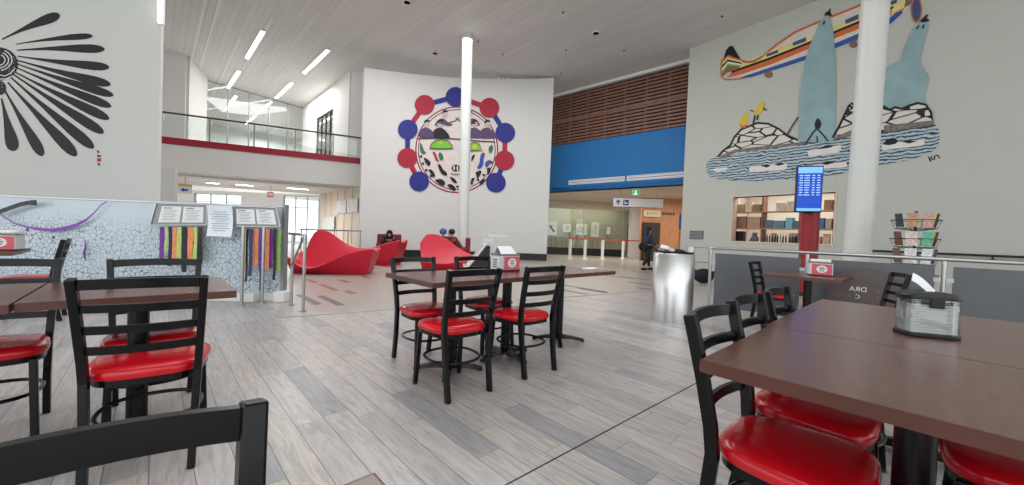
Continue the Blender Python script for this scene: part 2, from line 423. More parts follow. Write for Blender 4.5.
def chit(x, y, off=.004):
    a = ray(x, y); k = a.x/a.y
    lo, hi = 0., 1.
    f = lambda t: cpt(t).x - k*cpt(t).y
    for _ in range(40):
        m_ = (lo+hi)/2
        if f(m_) < 0: lo = m_
        else: hi = m_
    Y = cpt(lo).y - off
    return CAM + a*(Y/a.y)

# wall_right: plane, with the shop opening cut in
WR0 = Vector((6.26, 14.3, 0)); WRd = Vector((.595, -.804, 0)); WRn = Vector((-.804, -.595, 0))
def whit(x, y, off=.004):
    a = ray(x, y); P0 = WR0 + WRn*off
    return CAM + a*((P0-CAM).dot(WRn)/a.dot(WRn))
def ws(p): return (Vector(p)-WR0).dot(WRd)
s0, s1 = ws(whit(732, 220)), ws(whit(834, 220)); zb, zt = whit(732, 240.8).z, whit(732, 197.3).z
def wallbox(mb, a, b, z0, z1, th=.3, front=0):
    c = WR0 + WRd*(a+b)/2 - WRn*(th/2-front)
    mb.box((c.x, c.y, (z0+z1)/2), (b-a, th, z1-z0), math.atan2(WRd.y, WRd.x))
mb = MB()
wallbox(mb, 0, s0, 0, H_CEIL); wallbox(mb, s1, 16, 0, H_CEIL); wallbox(mb, s0, s1, 0, zb); wallbox(mb, s0, s1, zt, H_CEIL)
struct('wall_right', mb, WALLR)
mb = MB(); wallbox(mb, 0.02, 15, 0, .12, .012, .012); struct('baseboard_right', mb, BLKPL)
mb = MB()
wallbox(mb, s0-.04, s0, zb-.04, zt+.04, .34, .02); wallbox(mb, s1, s1+.04, zb-.04, zt+.04, .34, .02); wallbox(mb, s0, s1, zb-.04, zb, .34, .02); wallbox(mb, s0, s1, zt, zt+.04, .34, .02)
struct('trim_3', mb, WOODL)
# shop room behind the opening
mb = MB()
wallbox(mb, s0-.5, s1+.5, 0, 3.2, .1, -2.4); wallbox(mb, s0-.6, s0-.5, 0, 3.2, 2.0, -.35); wallbox(mb, s1+.5, s1+.6, 0, 3.2, 2.0, -.35)
struct('wall_shop', mb, WALLC)
mb = MB(); wallbox(mb, s0-.6, s1+.6, 3.2, 3.3, 2.3, -.32); struct('ceiling_shop', mb, WHITE)
c = WR0+WRd*(s0+s1)/2-WRn*1.1
area('shop_light', (c.x, c.y, 3.15), s1-s0, 60, rot=(0, 0, math.atan2(WRd.y, WRd.x)), color=(1, .88, .72), sy=1.2)

# blue wall with the brown slat screen over the corridor opening
BL, BR = D(551, 150, 19.5), D(690, 124, 15.0)
Bd = Vector((BR.x-BL.x, BR.y-BL.y, 0)).normalized(); Bn = Vector((Bd.y, -Bd.x, 0)); Blen = (Vector((BR.x, BR.y))-Vector((BL.x, BL.y))).length
B0 = Vector((BL.x, BL.y, 0)); Bang = math.atan2(Bd.y, Bd.x)
def bbox(mb, a, b, z0, z1, th, front=0):
    c = B0 + Bd*(a+b)/2 - Bn*(th/2-front)
    mb.box((c.x, c.y, (z0+z1)/2), (b-a, th, z1-z0), Bang)
mb = MB(); bbox(mb, -2, Blen+1.5, 3.34, 5.62, .4); struct('wall_blue', mb, BLUEW)
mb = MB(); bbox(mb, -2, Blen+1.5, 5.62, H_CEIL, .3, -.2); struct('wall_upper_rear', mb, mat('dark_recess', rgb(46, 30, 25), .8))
mb = MB(); bbox(mb, -2, Blen+1.5, 8.08, H_CEIL, .25, .05); struct('trim_4', mb, WHITE)
sc = thing('slat_screen', 'long reddish brown wooden slat screen above the blue wall band', 'slat screen')
mb = MB()
for i in range(16): bbox(mb, -2, Blen+1.5, 5.66+i*.147, 5.66+i*.147+.092, .04, -.02)
mb.build('slats', WOODS, sc)
for i in range(9): mb = MB(); a = -.9+i*.95; bbox(mb, a, a+.08, 5.63, 7.99, .05, -.065); mb.build('stud', WOODS, sc)
mb = MB(); bbox(mb, -2, Blen+1.5, 6.78, 6.86, .05, .0); mb.build('cross_rail', WOODS, sc)
for k, (xa, xb) in enumerate(((569, 625), (627, 690))):
    lx = [(D(x, 185, 19.5*1.0).x) for x in (xa, xb)]
    def sb(px):
        a = ray(px, 180); den = a.x*Bd.y-a.y*Bd.x; k_ = (B0.x*Bd.y-B0.y*Bd.x)/den; P = CAM+a*k_; return (P-B0).dot(Bd)
    a, b = sb(xa), min(sb(xb), Blen+.6)
    d = thing('linear_diffuser', ('white slotted air diffuser on the blue wall nearer the mural wall', 'white slotted air diffuser on the blue wall nearer the painted aeroplane')[k], 'air diffuser', group='linear air diffusers on the blue wall')
    z = 3.62
    mb = MB(); bbox(mb, a, b, z, z+.03, .03, .03); bbox(mb, a, b, z+.19, z+.22, .03, .03); bbox(mb, a, a+.03, z, z+.22, .03, .03); bbox(mb, b-.03, b, z, z+.22, .03, .03); mb.build('frame', WHITE, d)
    mb = MB(); bbox(mb, a+.03, b-.03, z+.045, z+.095, .02, .021); bbox(mb, a+.03, b-.03, z+.125, z+.175, .02, .021); mb.build('blade', WHITE, d)

# corridor behind the blue wall
mb = MB(); c = B0+Bd*Blen*.5-Bn*5.5; mb.box((c.x, c.y, 3.44), (Blen+8, 11.0, .2), Bang); struct('ceiling_corridor', mb, mat('beige_soffit', rgb(214, 200, 184), .7, var=.02))
mb = MB(); mb.box((4.4, 25.6, 1.7), (6.4, .2, 3.4)); struct('wall_display_rear', mb, mat('pale_sage_wall', rgb(158, 157, 136), .7, var=.03))
YC = 24.0
mb = MB(); mb.box((4.35, YC, .22), (5.4, .25, .44)); struct('baseboard_display', mb, BLKPL)
mb = MB(); mb.box((4.35, YC, 3.12), (5.6, .3, .5)); struct('trim_5', mb, mat('beige_soffit2', rgb(206, 194, 176), .7))
w = thing('window_1', None, None); w['kind'] = 'structure'
mb = MB(); mb.box((4.35, YC, 1.66), (5.3, .02, 2.42)); mb.build('pane', PANE, w)
mb = MB()
for x in (1.7, 7.0): mb.box((x, YC, 1.66), (.06, .1, 2.44))
for x in (4.4,): mb.box((x, YC, 1.66), (.03, .06, 2.44))
mb.build('window_frame', GREYM, w)
mb = MB(); mb.box((7.35, 23.2, 1.7), (.55, .6, 3.4)); struct('wall_corridor_pier', mb, WALLC)
mb = MB(); mb.box((8.2, 27, 1.7), (2.0, .2, 3.4)); struct('wall_corridor_rear', mb, mat('corridor_beige', rgb(190, 176, 156), .7))
mb = MB(); mb.box((7.72, 26.8, 1.1), (.95, .06, 2.2)); mb.box((7.72, 26.76, 1.3), (.5, .04, 1.2)); struct('door_1', mb, GREYP)
mb = MB(); mb.box((10.0, 20.6, 1.7), (6.3, .2, 3.4)); struct('wall_wood', mb, WOODO)
mb = MB()
for x in (8.9, 10.0, 11.1): mb.box((x, 20.47, 1.35), (.03, .04, 2.6))
struct('trim_6', mb, WOODS)
mb = MB(); mb.box((7.36, 20.46, 1.02), (.95, .05, 2.04)); mb.box((7.36, 20.42, 1.02), (.8, .02, 1.9)); struct('door_2', mb, mat('dark_door', rgb(54, 40, 36), .5))

# balcony
TL, TR = D(163, 137, 14.4), D(362, 158, 17.3)
Kd = Vector((TR.x-TL.x, TR.y-TL.y, 0)).normalized(); Kn = Vector((Kd.y, -Kd.x, 0)); K0 = Vector((TL.x, TL.y, 0)); Klen = (Vector((TR.x, TR.y))-Vector((TL.x, TL.y))).length; Kang = math.atan2(Kd.y, Kd.x)
def kbox(mb, a, b, z0, z1, th, front=0):
    c = K0 + Kd*(a+b)/2 - Kn*(th/2-front); mb.box((c.x, c.y, (z0+z1)/2), (b-a, th, z1-z0), Kang)
mb = MB(); kbox(mb, -3, Klen+2.2, 3.0, 4.03, .4); kbox(mb, -3, Klen+2.2, 3.22, 4.0, 9, -.35); struct('balcony_slab', mb, WALLC)
mb = MB(); kbox(mb, -3, Klen+2.2, 4.0, 4.25, .12, .06); struct('trim_7', mb, mat('crimson_edge_band', rgb(150, 24, 44), .5))
gr = thing('balcony_railing', 'glass balustrade with dark handrail along the balcony edge', 'railing')
mb = MB(); a, b = K0+Kd*-3, K0+Kd*(Klen+2); mb.tube([(a.x, a.y, 5.16), (b.x, b.y, 5.16)], .035); mb.build('handrail', mat('dark_handrail', rgb(60, 62, 58), .4), gr)
for i in range(8):
    s = -1.5+i*1.45; c = K0+Kd*s; mb = MB(); mb.box((c.x, c.y, 4.7), (.05, .03, .9), Kang); mb.build('post', GREYM, gr)
    mb = MB(); kbox(mb, s+.06, s+1.39, 4.28, 5.08, .014); mb.build('pane', PANE, gr)
# balcony room: side walls and the glazed rear wall
gl0, gl1 = D(205, 83, 19), D(305, 107, 23)
mb = MB()
def vwall(mb, p, q, z0, z1, th=.2):
    p = Vector((p[0], p[1], 0)); q = Vector((q[0], q[1], 0)); d = q-p; c = (p+q)/2
    mb.box((c.x, c.y, (z0+z1)/2), (d.length, th, z1-z0), math.atan2(d.y, d.x))
vwall(mb, (-18.5, 14.5), D(187, 60, 16.6), 3.95, H_CEIL); vwall(mb, D(187, 60, 16.6), (gl0.x, gl0.y), 3.95, H_CEIL); struct('wall_balcony_left', mb, WALLC)
mb = MB(); sr = D(352, 80, 17.6); s_a = Vector((gl1.x, gl1.y, 0)); s_b = Vector((sr.x, sr.y, 0))
vwall(mb, s_a, s_a.lerp(s_b, .35), 3.95, H_CEIL); vwall(mb, s_a.lerp(s_b, .35), s_a.lerp(s_b, .72), 7.0, H_CEIL); vwall(mb, s_a.lerp(s_b, .72), s_b, 3.95, H_CEIL); vwall(mb, s_b, D(372, 80, 17.6), 3.95, H_CEIL)
struct('wall_balcony_right', mb, WALLC)
def gwin(name, p, q, z0, z1, nx, zs=(), fm=GREYM, th=.05, fr=True):
    p = Vector((p[0], p[1], 0)); q = Vector((q[0], q[1], 0)); w = thing(name, None, None); w['kind'] = 'structure'
    mb = MB(); vwall(mb, p, q, z0, z1, .02); mb.build('pane', PANE, w)
    mb = MB(); ang = math.atan2(q.y-p.y, q.x-p.x)
    for i in range(nx+1):
        c = p.lerp(q, i/nx); mb.box((c.x, c.y, (z0+z1)/2), (th, th*1.4, z1-z0), ang)
    for z in (z0, z1, *zs): vwall(mb, p, q, z-th/2, z+th/2, th*1.3)
    mb.build('window_frame', fm, w)
gwin('window_2', (gl0.x, gl0.y), (gl1.x, gl1.y), 4.0, 8.1, 5)
gwin('window_3', s_a.lerp(s_b, .35), s_a.lerp(s_b, .72), 4.02, 7.0, 4, (5.3,), BLKPL)
# wall far behind the balcony glass
mb = MB(); vwall(mb, (-27, 24), (-15, 34), 3.3, H_CEIL); vwall(mb, (-15, 34), (-6, 26), 3.3, H_CEIL); struct('wall_far_rear', mb, WALLC)

# under the balcony: rear wall with bright windows, soffit beam, pale wood wall on the right
UY = 25.5
wx = [D(x, 210, UY).x for x in (160, 195, 242, 262, 284, 301, 319)]
mb = MB()
def uwall(x0, x1, z0, z1): mb.box(((x0+x1)/2, UY, (z0+z1)/2), (x1-x0, .25, z1-z0))
uwall(wx[0]-2, wx[1], 0, 3.22); uwall(wx[1], wx[2], 0, 1.3); uwall(wx[1], wx[2], 3.0, 3.22); uwall(wx[2], wx[4], 0, 3.22); uwall(wx[4], wx[6], 3.1, 3.22); uwall(wx[6], wx[6]+.3, 0, 3.22)
struct('wall_rear', mb, WALLC)
gwin('window_4', (wx[1], UY), (wx[2], UY), 1.3, 3.0, 3, (2.5,))
gwin('window_5', (wx[4], UY), (wx[6], UY), 0.05, 3.1, 3, (2.35,))
pr = [D(322, 210, 24.8), D(364, 210, 18.6)]
mb = MB(); vwall(mb, pr[0], pr[1], 0, 3.22); struct('wall_pale_wood', mb, WOODL)
mb = MB()
for i in range(6):
    a = pr[0].lerp(pr[1], i/6); mb.box((a.x-.1, a.y-.12, 1.7), (.02, .02, 3.4))
struct('trim_8', mb, GREYM)
for i, (t0, t1, z0, z1) in enumerate(((.12, .45, .95, 1.75), (.5, .72, 1.9, 2.6), (.74, .95, 1.9, 2.6))):
    fp = MB(); p, q = pr[0].lerp(pr[1], t0), pr[0].lerp(pr[1], t1); vwall(fp, (p.x-.13, p.y-.13), (q.x-.13, q.y-.13), z0, z1, .03)
    o = fp.build('patterned_panel', mat('speckled_panel', rgb(206, 204, 204), .5, var=.35, scale=9)); tag(o, ('wide white speckled panel on the pale wood wall', 'grey speckled panel on the pale wood wall left of its twin', 'grey speckled panel on the pale wood wall beside the mural wall')[i], 'wall panel', 'patterned panels on the pale wood wall')
mb = MB(); kbox(mb, -2, Klen-.5, 2.9, 3.0, .6, -.6); struct('trim_9', mb, WALLC)

# ================================================================== FURNITURE
# ---- ladder-back cafe chair (built once, then copied)
CHG = 'black ladder-back cafe chairs'
def make_chair():
    t = thing('cafe_chair', '-', 'chair', group=CHG)
    for s in (-1, 1):
        mb = MB()
        pts = [(s*.17, -.24, 0), (s*.174, -.204, .22), (s*.182, -.182, .43), (s*.186, -.19, .52), (s*.193, -.216, .66), (s*.2, -.247, .80), (s*.204, -.263, .87)]
        mb.bar(pts, .03, .04); mb.build('back_post', BLACK, t, bevel=.004)
    for k, (z, y, h, hw) in enumerate(((.844, -.257, .042, .2), (.746, -.235, .034, .196), (.654, -.214, .034, .191), (.566, -.198, .034, .187))):
        mb = MB(); rs = []
        for i in range(11):
            u = i/10*2-1; yy = y-.032*(1-u*u); x = u*hw
            dz = .006*(1-u*u) if k == 0 else 0
            rs.append([(x, yy-.007, z-h/2+dz), (x, yy+.007, z-h/2+dz), (x, yy+.003, z+h/2+dz), (x, yy-.011, z+h/2+dz)])
        mb.rings(rs); mb.build('back_slat', BLACK, t, smooth=True)
    # seat outline: rounded trapezoid, wider in front
    def outline(k, n=36):
        p = []
        for i in range(n):
            a = 2*math.pi*i/n; c, s_ = math.cos(a), math.sin(a)
            x = math.copysign(abs(c)**.55, c); y = math.copysign(abs(s_)**.55, s_)
            w = .208+.02*y
            p.append((x*w*k, y*.195*k))
        return p
    mb = MB(); rs = []
    for z, k in ((.424, .93), (.426, .985), (.442, 1.015), (.460, 1.0), (.472, .94), (.479, .8), (.483, .6), (.485, .3), (.4855, .05)):
        rs.append([(x, y, z) for x, y in outline(k)])
    mb.rings(rs); mb.build('seat', VINYL, t, smooth=True)
    mb = MB(); o = outline(.955); i_ = outline(.86); n = len(o)
    mb.rings([[(o[j][0], o[j][1], .396), (o[j][0], o[j][1], .424), (i_[j][0], i_[j][1], .424), (i_[j][0], i_[j][1], .396)] for j in range(n)], closed=True)
    mb.build('seat_frame', BLACK, t)
    for s in (-1, 1):
        mb = MB(); mb.bar([(s*.176, .152, .41), (s*.182, .166, .2), (s*.188, .18, .012)], .029, .029); mb.build('leg', BLACK, t, bevel=.004)
        mb = MB(); mb.cyl((s*.188, .18, 0), (s*.188, .18, .014), .017, .015, 12); mb.build('glide', BLKPL, t)
    ring = chaikin([(-.182, -.192), (-.186, .186), (.186, .186), (.182, -.192)], 3)
    mb = MB(); mb.tube([(p.x*1.0, p.y, .225) for p in [Vector((q[0], q[1], 0)) for q in ring]], .0095, 8, closed=True); mb.build('stretcher', BLACK, t, smooth=True)
    return t
CH0 = [None]
def chair(rear, facing, label, name='cafe_chair'):
    a = R(facing); d = Vector((math.cos(a), math.sin(a)))
    if CH0[0] is None: CH0[0] = o = make_chair()
    else: o = copy_tree(CH0[0])
    p = Vector(rear) + d*.24
    o.location = (p.x, p.y, 0); o.rotation_euler = (0, 0, a-math.pi/2); o['label'] = label
    return o
chair((-.245, 2.577), 131, 'ladder-back chair in front of the middle table, left of its two near chairs')
chair((.265, 3.05), 132, 'ladder-back chair on the near side of the middle table, nearest the steel bin')
chair((-.865, 3.443), 313, 'ladder-back chair at the far left corner of the middle table, in front of the lounges')
chair((-.382, 3.916), 313, 'ladder-back chair on the far side of the middle table, left of the carton')
chair((-1.55, 1.62), 125, 'large ladder-back chair seen from behind at the near side of the left table')
chair((-2.2, 2.385), 313, 'ladder-back chair across the left table, in front of the hanging ribbons')
chair((-2.72, 2.04), 313, 'ladder-back chair cut by the left photo edge, behind the left table')
chair((-4.9, 4.2), 223, 'ladder-back chair seen side-on against the crackled panel')
chair((-.476, .362), 313, 'closest chair, its big top rail filling the bottom left corner')
chair((.762, 1.386), 313, 'nearest ladder-back chair at the left end of the right table, red seat in full view')
chair((1.092, 1.727), 313, 'ladder-back chair at the right table, second from the camera')
chair((1.473, 2.082), 313, 'ladder-back chair at the right table, third and farthest from the camera')
chair((1.801, .996), 133, 'chair under the right table showing only its red seat at the right edge')
chair((1.32, .50), 133, 'chair under the right table with only its seat corner at the bottom edge')
chair((3.38, 5.30), 313, 'ladder-back chair at the rear table, left of the red label dispenser')
chair((3.99, 3.96), 152, 'ladder-back chair seen side-on, left of the clear napkin dispenser')

# ---- pedestal tables
TBG = 'walnut pedestal tables'
def pedestal(t, x, y, rz=45):
    mb = MB(); mb.cyl((x, y, .045), (x, y, .715), .043, n=24); mb.build('column', BLACK, t, smooth=True)
    mb = MB(); mb.box((x, y, .717), (.3, .3, .008)); mb.build('support_plate', BLACK, t)
    mb = MB(); mb.lathe([(.075, .035), (.07, .055), (.045, .08)], 20, Matrix.Translation((x, y, 0))); mb.build('base_hub', BLACK, t, smooth=True)
    for k in range(4):
        a = R(rz+90*k); c, s = math.cos(a), math.sin(a)
        mb = MB(); rs = []
        for r, w, z0, z1 in ((.04, .032, .03, .072), (.14, .03, .026, .06), (.23, .027, .014, .042), (.26, .026, .002, .034), (.275, .016, .002, .026)):
            rs.append([(x+c*r-s*w, y+s*r+c*w, z0), (x+c*r-s*w*.6, y+s*r+c*w*.6, z1), (x+c*r+s*w*.6, y+s*r-c*w*.6, z1), (x+c*r+s*w, y+s*r-c*w, z0)])
        mb.rings(rs); mb.build('base_foot', BLACK, t, smooth=True)
def table(corner, ang, L, W, label, peds, h=.75, pang=45):
    """corner: near right/left corner; length L along ang, width W to the left of it"""
    t = thing('pedestal_table', label, 'table', (corner[0], corner[1], 0), R(ang), TBG)
    mb = MB(); mb.box((L/2, W/2, h-.018), (L-.004, W-.004, .036)); mb.build('tabletop', LAM, t)
    mb = MB(); e = .003
    for z0, z1 in ((h-.037, h-.0005),):
        mb.box((L/2, 0, (z0+z1)/2), (L, e, z1-z0)); mb.box((L/2, W, (z0+z1)/2), (L, e, z1-z0)); mb.box((0, W/2, (z0+z1)/2), (e, W, z1-z0)); mb.box((L, W/2, (z0+z1)/2), (e, W, z1-z0))
    mb.build('edge_band', EDGE, t)
    for pd in peds: pedestal(t, pd[0], pd[1], pd[2] if len(pd) > 2 else pang)
    return t
def off(c, a, b): return (c[0]+e2.x*a+e1.x*b, c[1]+e2.y*a+e1.y*b)
MC = (-.54, 2.67)
table(MC, 43, 1.22, .74, 'walnut table in the middle of the cafe, in front of the red lounges', [(.325, .25), (.93, .245, 0)], pang=52)
table(off(MC, 1.225, 0), 43, 1.1, .74, 'walnut table end joined to the middle table, towards the steel bin', [(.52, .3)])
LC_ = (-1.47, 2.06)
table(off(LC_, -.74, 0), 43, .74, .70, 'walnut table at left with its corner in front of the ribbons', [(.36, .248)], pang=0)
table(off(LC_, -1.95, -.03), 43, 1.2, .76, 'walnut table cut by the left photo edge, joined to its neighbour', [(.2, .38), (.55, .38)])
RC = (.59, 1.17)
table(off(RC, 0, -.86), 43, .775, .86, 'large walnut table nearest the camera at right', [(.31, .402)], pang=0)
table(off(RC, .78, -.845), 43, 1.36, .86, 'walnut table at right carrying the clear napkin dispenser', [(.23, .405), (1.0, .405)], pang=0)
table(off((0, 0), 5.52, .6), 43, .95, .76, 'walnut table beside the grey rail with the red label dispenser on it', [(.5, .38)], pang=0)
table(off((0, 0), -2.2, 6.02), 43, 1.2, .76, 'walnut table by the crackled panel at the far left', [(.3, .38), (.75, .38)])
table((-.19+.76*e2.x*-1+.76*-e1.x, .56-.76*e2.y-.76*e1.y), 43, .76, .76, 'walnut table under the camera, one corner at the bottom edge', [(.38, .30)], pang=0)

# ---- napkin dispensers
def rr(w, d, r, n=6):
    p = []
    for cx, cy, a0 in ((w/2-r, d/2-r, 0), (-w/2+r, d/2-r, 90), (-w/2+r, -d/2+r, 180), (w/2-r, -d/2+r, 270)):
        for i in range(n+1):
            a = R(a0+90*i/n); p.append((cx+r*math.cos(a), cy+r*math.sin(a)))
    return p
DG = 'napkin dispensers on the tables'
def clear_dispenser(loc, rz, label, k=1):
    t = thing('napkin_dispenser', label, 'napkin dispenser', loc, rz, DG)
    mb = MB(); mb.prism(rr(.19*k, .12*k, .045*k), 0, .014); mb.build('base', BLKPL, t, bevel=.003)
    W, Dp = .182*k, .112*k
    mb = MB(); o = rr(W, Dp, .042*k); i_ = rr(W-.006, Dp-.006, .039*k)
    mb.rings([[(p[0], p[1], .014), (p[0]*.97, p[1]*.97, .128*k), (q[0]*.97, q[1]*.97, .128*k), (q[0], q[1], .014)] for p, q in zip(o, i_)], closed=True)
    mb.build('cover', CLEAR, t, smooth=True)
    mb = MB(); rs = []
    for z, s in ((.124, 1.0), (.137, 1.02), (.146, .93), (.149, .6)): rs.append([(x*s, y*s*(1 if s > .9 else .95), z*k + (.008*(1-(x/.095)**2) if s < 1.01 else 0)) for x, y in rr(W, Dp, .042*k)])
    mb.rings(rs); mb.build('lid', BLKPL, t, smooth=True)
    mb = MB(); mb.prism(rr(.045*k, .014, .005), .10*k, .134*k); o = mb.build('latch', BLKPL, t, bevel=.002); o.location = (0, -Dp/2+.002, 0)
    mb = MB()
    for j in range(11): mb.box((random.uniform(-.002, .002), random.uniform(-.002, .002), .02+j*.0088*k), (.145*k, .085*k, .0075*k), random.uniform(-.02, .02))
    mb.build('napkin_stack', PAPER, t)
    mb = MB(); rs = []
    for i in range(9):
        u = i/8; c = Vector((.022-.085*u, -.004*u, (.14+.062*math.sin(u*1.25))*k)); w = Vector((.42, .62, .66)).normalized()*(.024-.003*u); q = Vector((.0, -.0012, .0012))
        rs.append([c-w-q, c+w-q, c+w+q, c-w+q])
    mb.rings(rs); mb.build('napkin', PAPER, t, smooth=True)
    return t
a = R(-18)
clear_dispenser((1.775, 1.63, .751), a, 'clear plastic napkin dispenser with black lid on the right table', 1.12).scale = (.93, .93, 1.1)
def carton_dispenser(loc, rz, label, napkin=True, panel=MATS['mural_red']):
    t = thing('napkin_dispenser', label, 'napkin dispenser', loc, rz, DG)
    mb = MB(); mb.prism(rr(.19, .13, .012), .004, .118); mb.build('body', mat('dispenser_silver', rgb(200, 201, 204), .4, .2), t, bevel=.004)
    mb = MB(); mb.prism(rr(.198, .138, .014), 0, .012); mb.build('base', BLKPL, t, bevel=.002)
    mb = MB(); mb.prism(rr(.194, .134, .012), .118, .13); mb.build('lid', mat('dispenser_grey', rgb(112, 116, 124), .4), t, bevel=.004)
    p = MB(); p.box((.012, -.0665, .062), (.15, .003, .098)); pn = p.build('label_panel', mat('label_red', rgb(212, 92, 104), .5), t); pn['label'] = 'red advertising panel'
    e = MB(); e.rings([[(.012+r*math.cos(q), -.0685-k*.001, .064+r*.85*math.sin(q)) for q in (2*math.pi*i/24 for i in range(24))] for k, r in ((0, .04), (1, .04))]); e.build('label_oval', PAPER, pn)
    e = MB()
    for j, w in enumerate((.03, .05, .044, .034)): e.box((.012, -.0702, .083-j*.012), (w, .001, .005))
    e.build('label_print', MBLK, pn)
    e = MB(); e.box((-.0965, .0, .062), (.003, .09, .09)); sp_ = e.build('side_panel', PAPER, t)
    e = MB()
    for j in range(5): e.box((-.0985, 0, .032+j*.014), (.001, .06 - .012*(j % 2), .006))
    e.build('side_print', MBLK, sp_)
    if napkin:
        mb = MB(); rs = []
        for i in range(7):
            u = i/6; y = -.045+.06*u; z = .128+.055*u; w = .075-.008*u
            rs.append([(-w, y, z), (w, y, z), (w, y+.006, z+.002), (-w, y+.006, z+.002)])
        mb.rings(rs)
        rs = []
        for i in range(5):
            u = i/4; y = .015+.045*u; z = .183-.055*u; w = .067
            rs.append([(-w, y, z), (w, y, z), (w, y+.006, z+.001), (-w, y+.006, z+.001)])
        mb.rings(rs); mb.build('napkin', PAPER, t)
    else:
        mb = MB(); mb.prism(rr(.16, .09, .03), .13, .155); mb.build('napkin', PAPER, t, bevel=.008)
    return t
b = G(506, 281, .75)
carton_dispenser((-.06, 3.80, .751), R(40), 'napkin dispenser with pink label and white napkin tent on the middle table').scale = (1.3, 1.3, 1.3)
carton_dispenser((3.86, 4.80, .751), R(-38), 'red label dispenser with flat napkins on the table by the grey rail', False).scale = (1.3, 1.3, 1.3)
carton_dispenser((-5.12, 3.86, .751), R(30), 'napkin dispenser on the far left table by the crackled panel', False).scale = (1.3, 1.3, 1.3)

# ---- steel bin
bp = (2.27, 5.37)
t = thing('litter_bin', 'tall brushed steel litter bin standing on the plank floor', 'bin', (*bp, 0))
mb = MB(); n = 40
prof = [(.262, .0), (.262, .02), (.27, .02), (.27, .93), (.262, .94), (.25, .94), (.25, .5)]
mb.lathe(prof, n); mb.build('shell', BRUSHED, t, smooth=True)
mb = MB(); rs = []
for z, r in ((.55, .22), (.9, .247), (.95, .252), (.965, .262), (.955, .274), (.90, .275)): rs.append([((r+random.uniform(-.003, .003))*math.cos(2*math.pi*i/n), (r+random.uniform(-.003, .003))*math.sin(2*math.pi*i/n), z+random.uniform(-.006, .006)) for i in range(n)])
mb.rings(rs[:4], cap=False); mb.build('bin_liner', mat('black_bag', rgb(16, 16, 18), .3), t, smooth=True)
mb = MB()
mb.box(None, (.16, .12, .05), M=Matrix.Translation((-.115, -.05, 1.0)) @ Matrix.Rotation(.35, 4, 'Y') @ Matrix.Rotation(.5, 4, 'Z'))
o = mb.build('paper_box', PAPER, t, bevel=.006); o.parent = None; o.name = 'takeaway_box'; o.location = (*bp, 0)
tag(o, 'white takeaway box lying on top of the steel bin', 'box')
mb = MB(); mb.lathe([(.03, .95), (.036, 1.03), (.038, 1.035), (.0, 1.04)], 16, Matrix.Translation((bp[0]+.17, bp[1]-.13, 0)))
tag(mb.build('paper_cup', PAPER, None, smooth=True), 'white paper cup at the right rim of the steel bin', 'cup')
mb = MB(); mb.ball((.08, .07, .955), (.11, .12, .045)); o = mb.build('bag_rubbish', MATS['black_bag'], t, smooth=True)

# ---- grey panel rail in front of the right wall, along the building's direction
r0 = Vector((3.26, 6.29, 0)); rd = -e1
t = thing('panel_railing', 'steel railing with grey panels behind the right tables', 'railing', r0, math.atan2(rd.y, rd.x))
mb = MB(); mb.tube(chaikin([(0, 0, 0), (0, 0, .96), (.0, 0, 1.02), (.06, 0, 1.02), (6, 0, 1.02)], 2, False), .024); mb.build('top_rail', STEEL, t, smooth=True)
for i in range(1, 5):
    mb = MB(); mb.cyl((i*1.27, 0, 0), (i*1.27, 0, 1.0), .022); mb.build('post', STEEL, t, smooth=True)
    mb = MB(); mb.cyl((i*1.27, 0, 0), (i*1.27, 0, .012), .05); mb.build('foot_plate', STEEL, t)
for i in range(4):
    mb = MB(); mb.box((i*1.27+.635, 0, .51), (1.13, .012, .86)); pn = mb.build('panel', GREYP, t, bevel=.004)
    for x in (i*1.27+.05, i*1.27+1.22):
        for z in (.25, .78): mb = MB(); mb.box((x, 0, z), (.06, .03, .05)); mb.build('clamp', STEEL, t)
# arched food sign leaning on the rail, seen from its back so the lettering is mirrored
t2 = thing('counter_sign', 'dark arched sign with reversed pale lettering behind the right table', 'sign', r0+rd*1.87+(-e2)*.075, math.atan2(rd.y, rd.x))
for j in range(5):
    mb0 = MB(); mb0.box((-.13-.035*j, -.0127, .49), (.022, .001, .045)); mb0.build('worn_letter', MBRN, t2)
for j in range(4):
    for zz in (.575, .5): mb0 = MB(); mb0.box((.14+.04*j, -.0127, zz), (.024, .001, .042)); mb0.build('worn_letter', MBRN, t2)
arch = [(-.36, 0), (.36, 0)] + [(.36*math.cos(R(q)), .56+.30*math.sin(R(q))) for q in range(0, 181, 10)]
mb = MB(); mb.prism(arch, -.008, .008); o = mb.build('board', mat('sign_brown_grey', rgb(92, 84, 82), .4), t2); o.rotation_euler = (R(90), 0, 0)
mb = MB()
mb.box((-.3, .03, .012), (.05, .3, .024)); mb.box((.3, .03, .012), (.05, .3, .024)); mb.build('stand_foot', STEEL, t2)
M0 = Matrix.Translation((0, -.0125, 0)) @ Matrix.Rotation(R(90), 4, 'X') @ Matrix.Diagonal((-1, 1, 1, 1))
for s, z, sz in (('DRA', .585, .085), ('C', .49, .07)):
    text_mesh(s, sz, Matrix.Translation((-.05, 0, z)) @ M0, 'lettering', PAPER, t2)
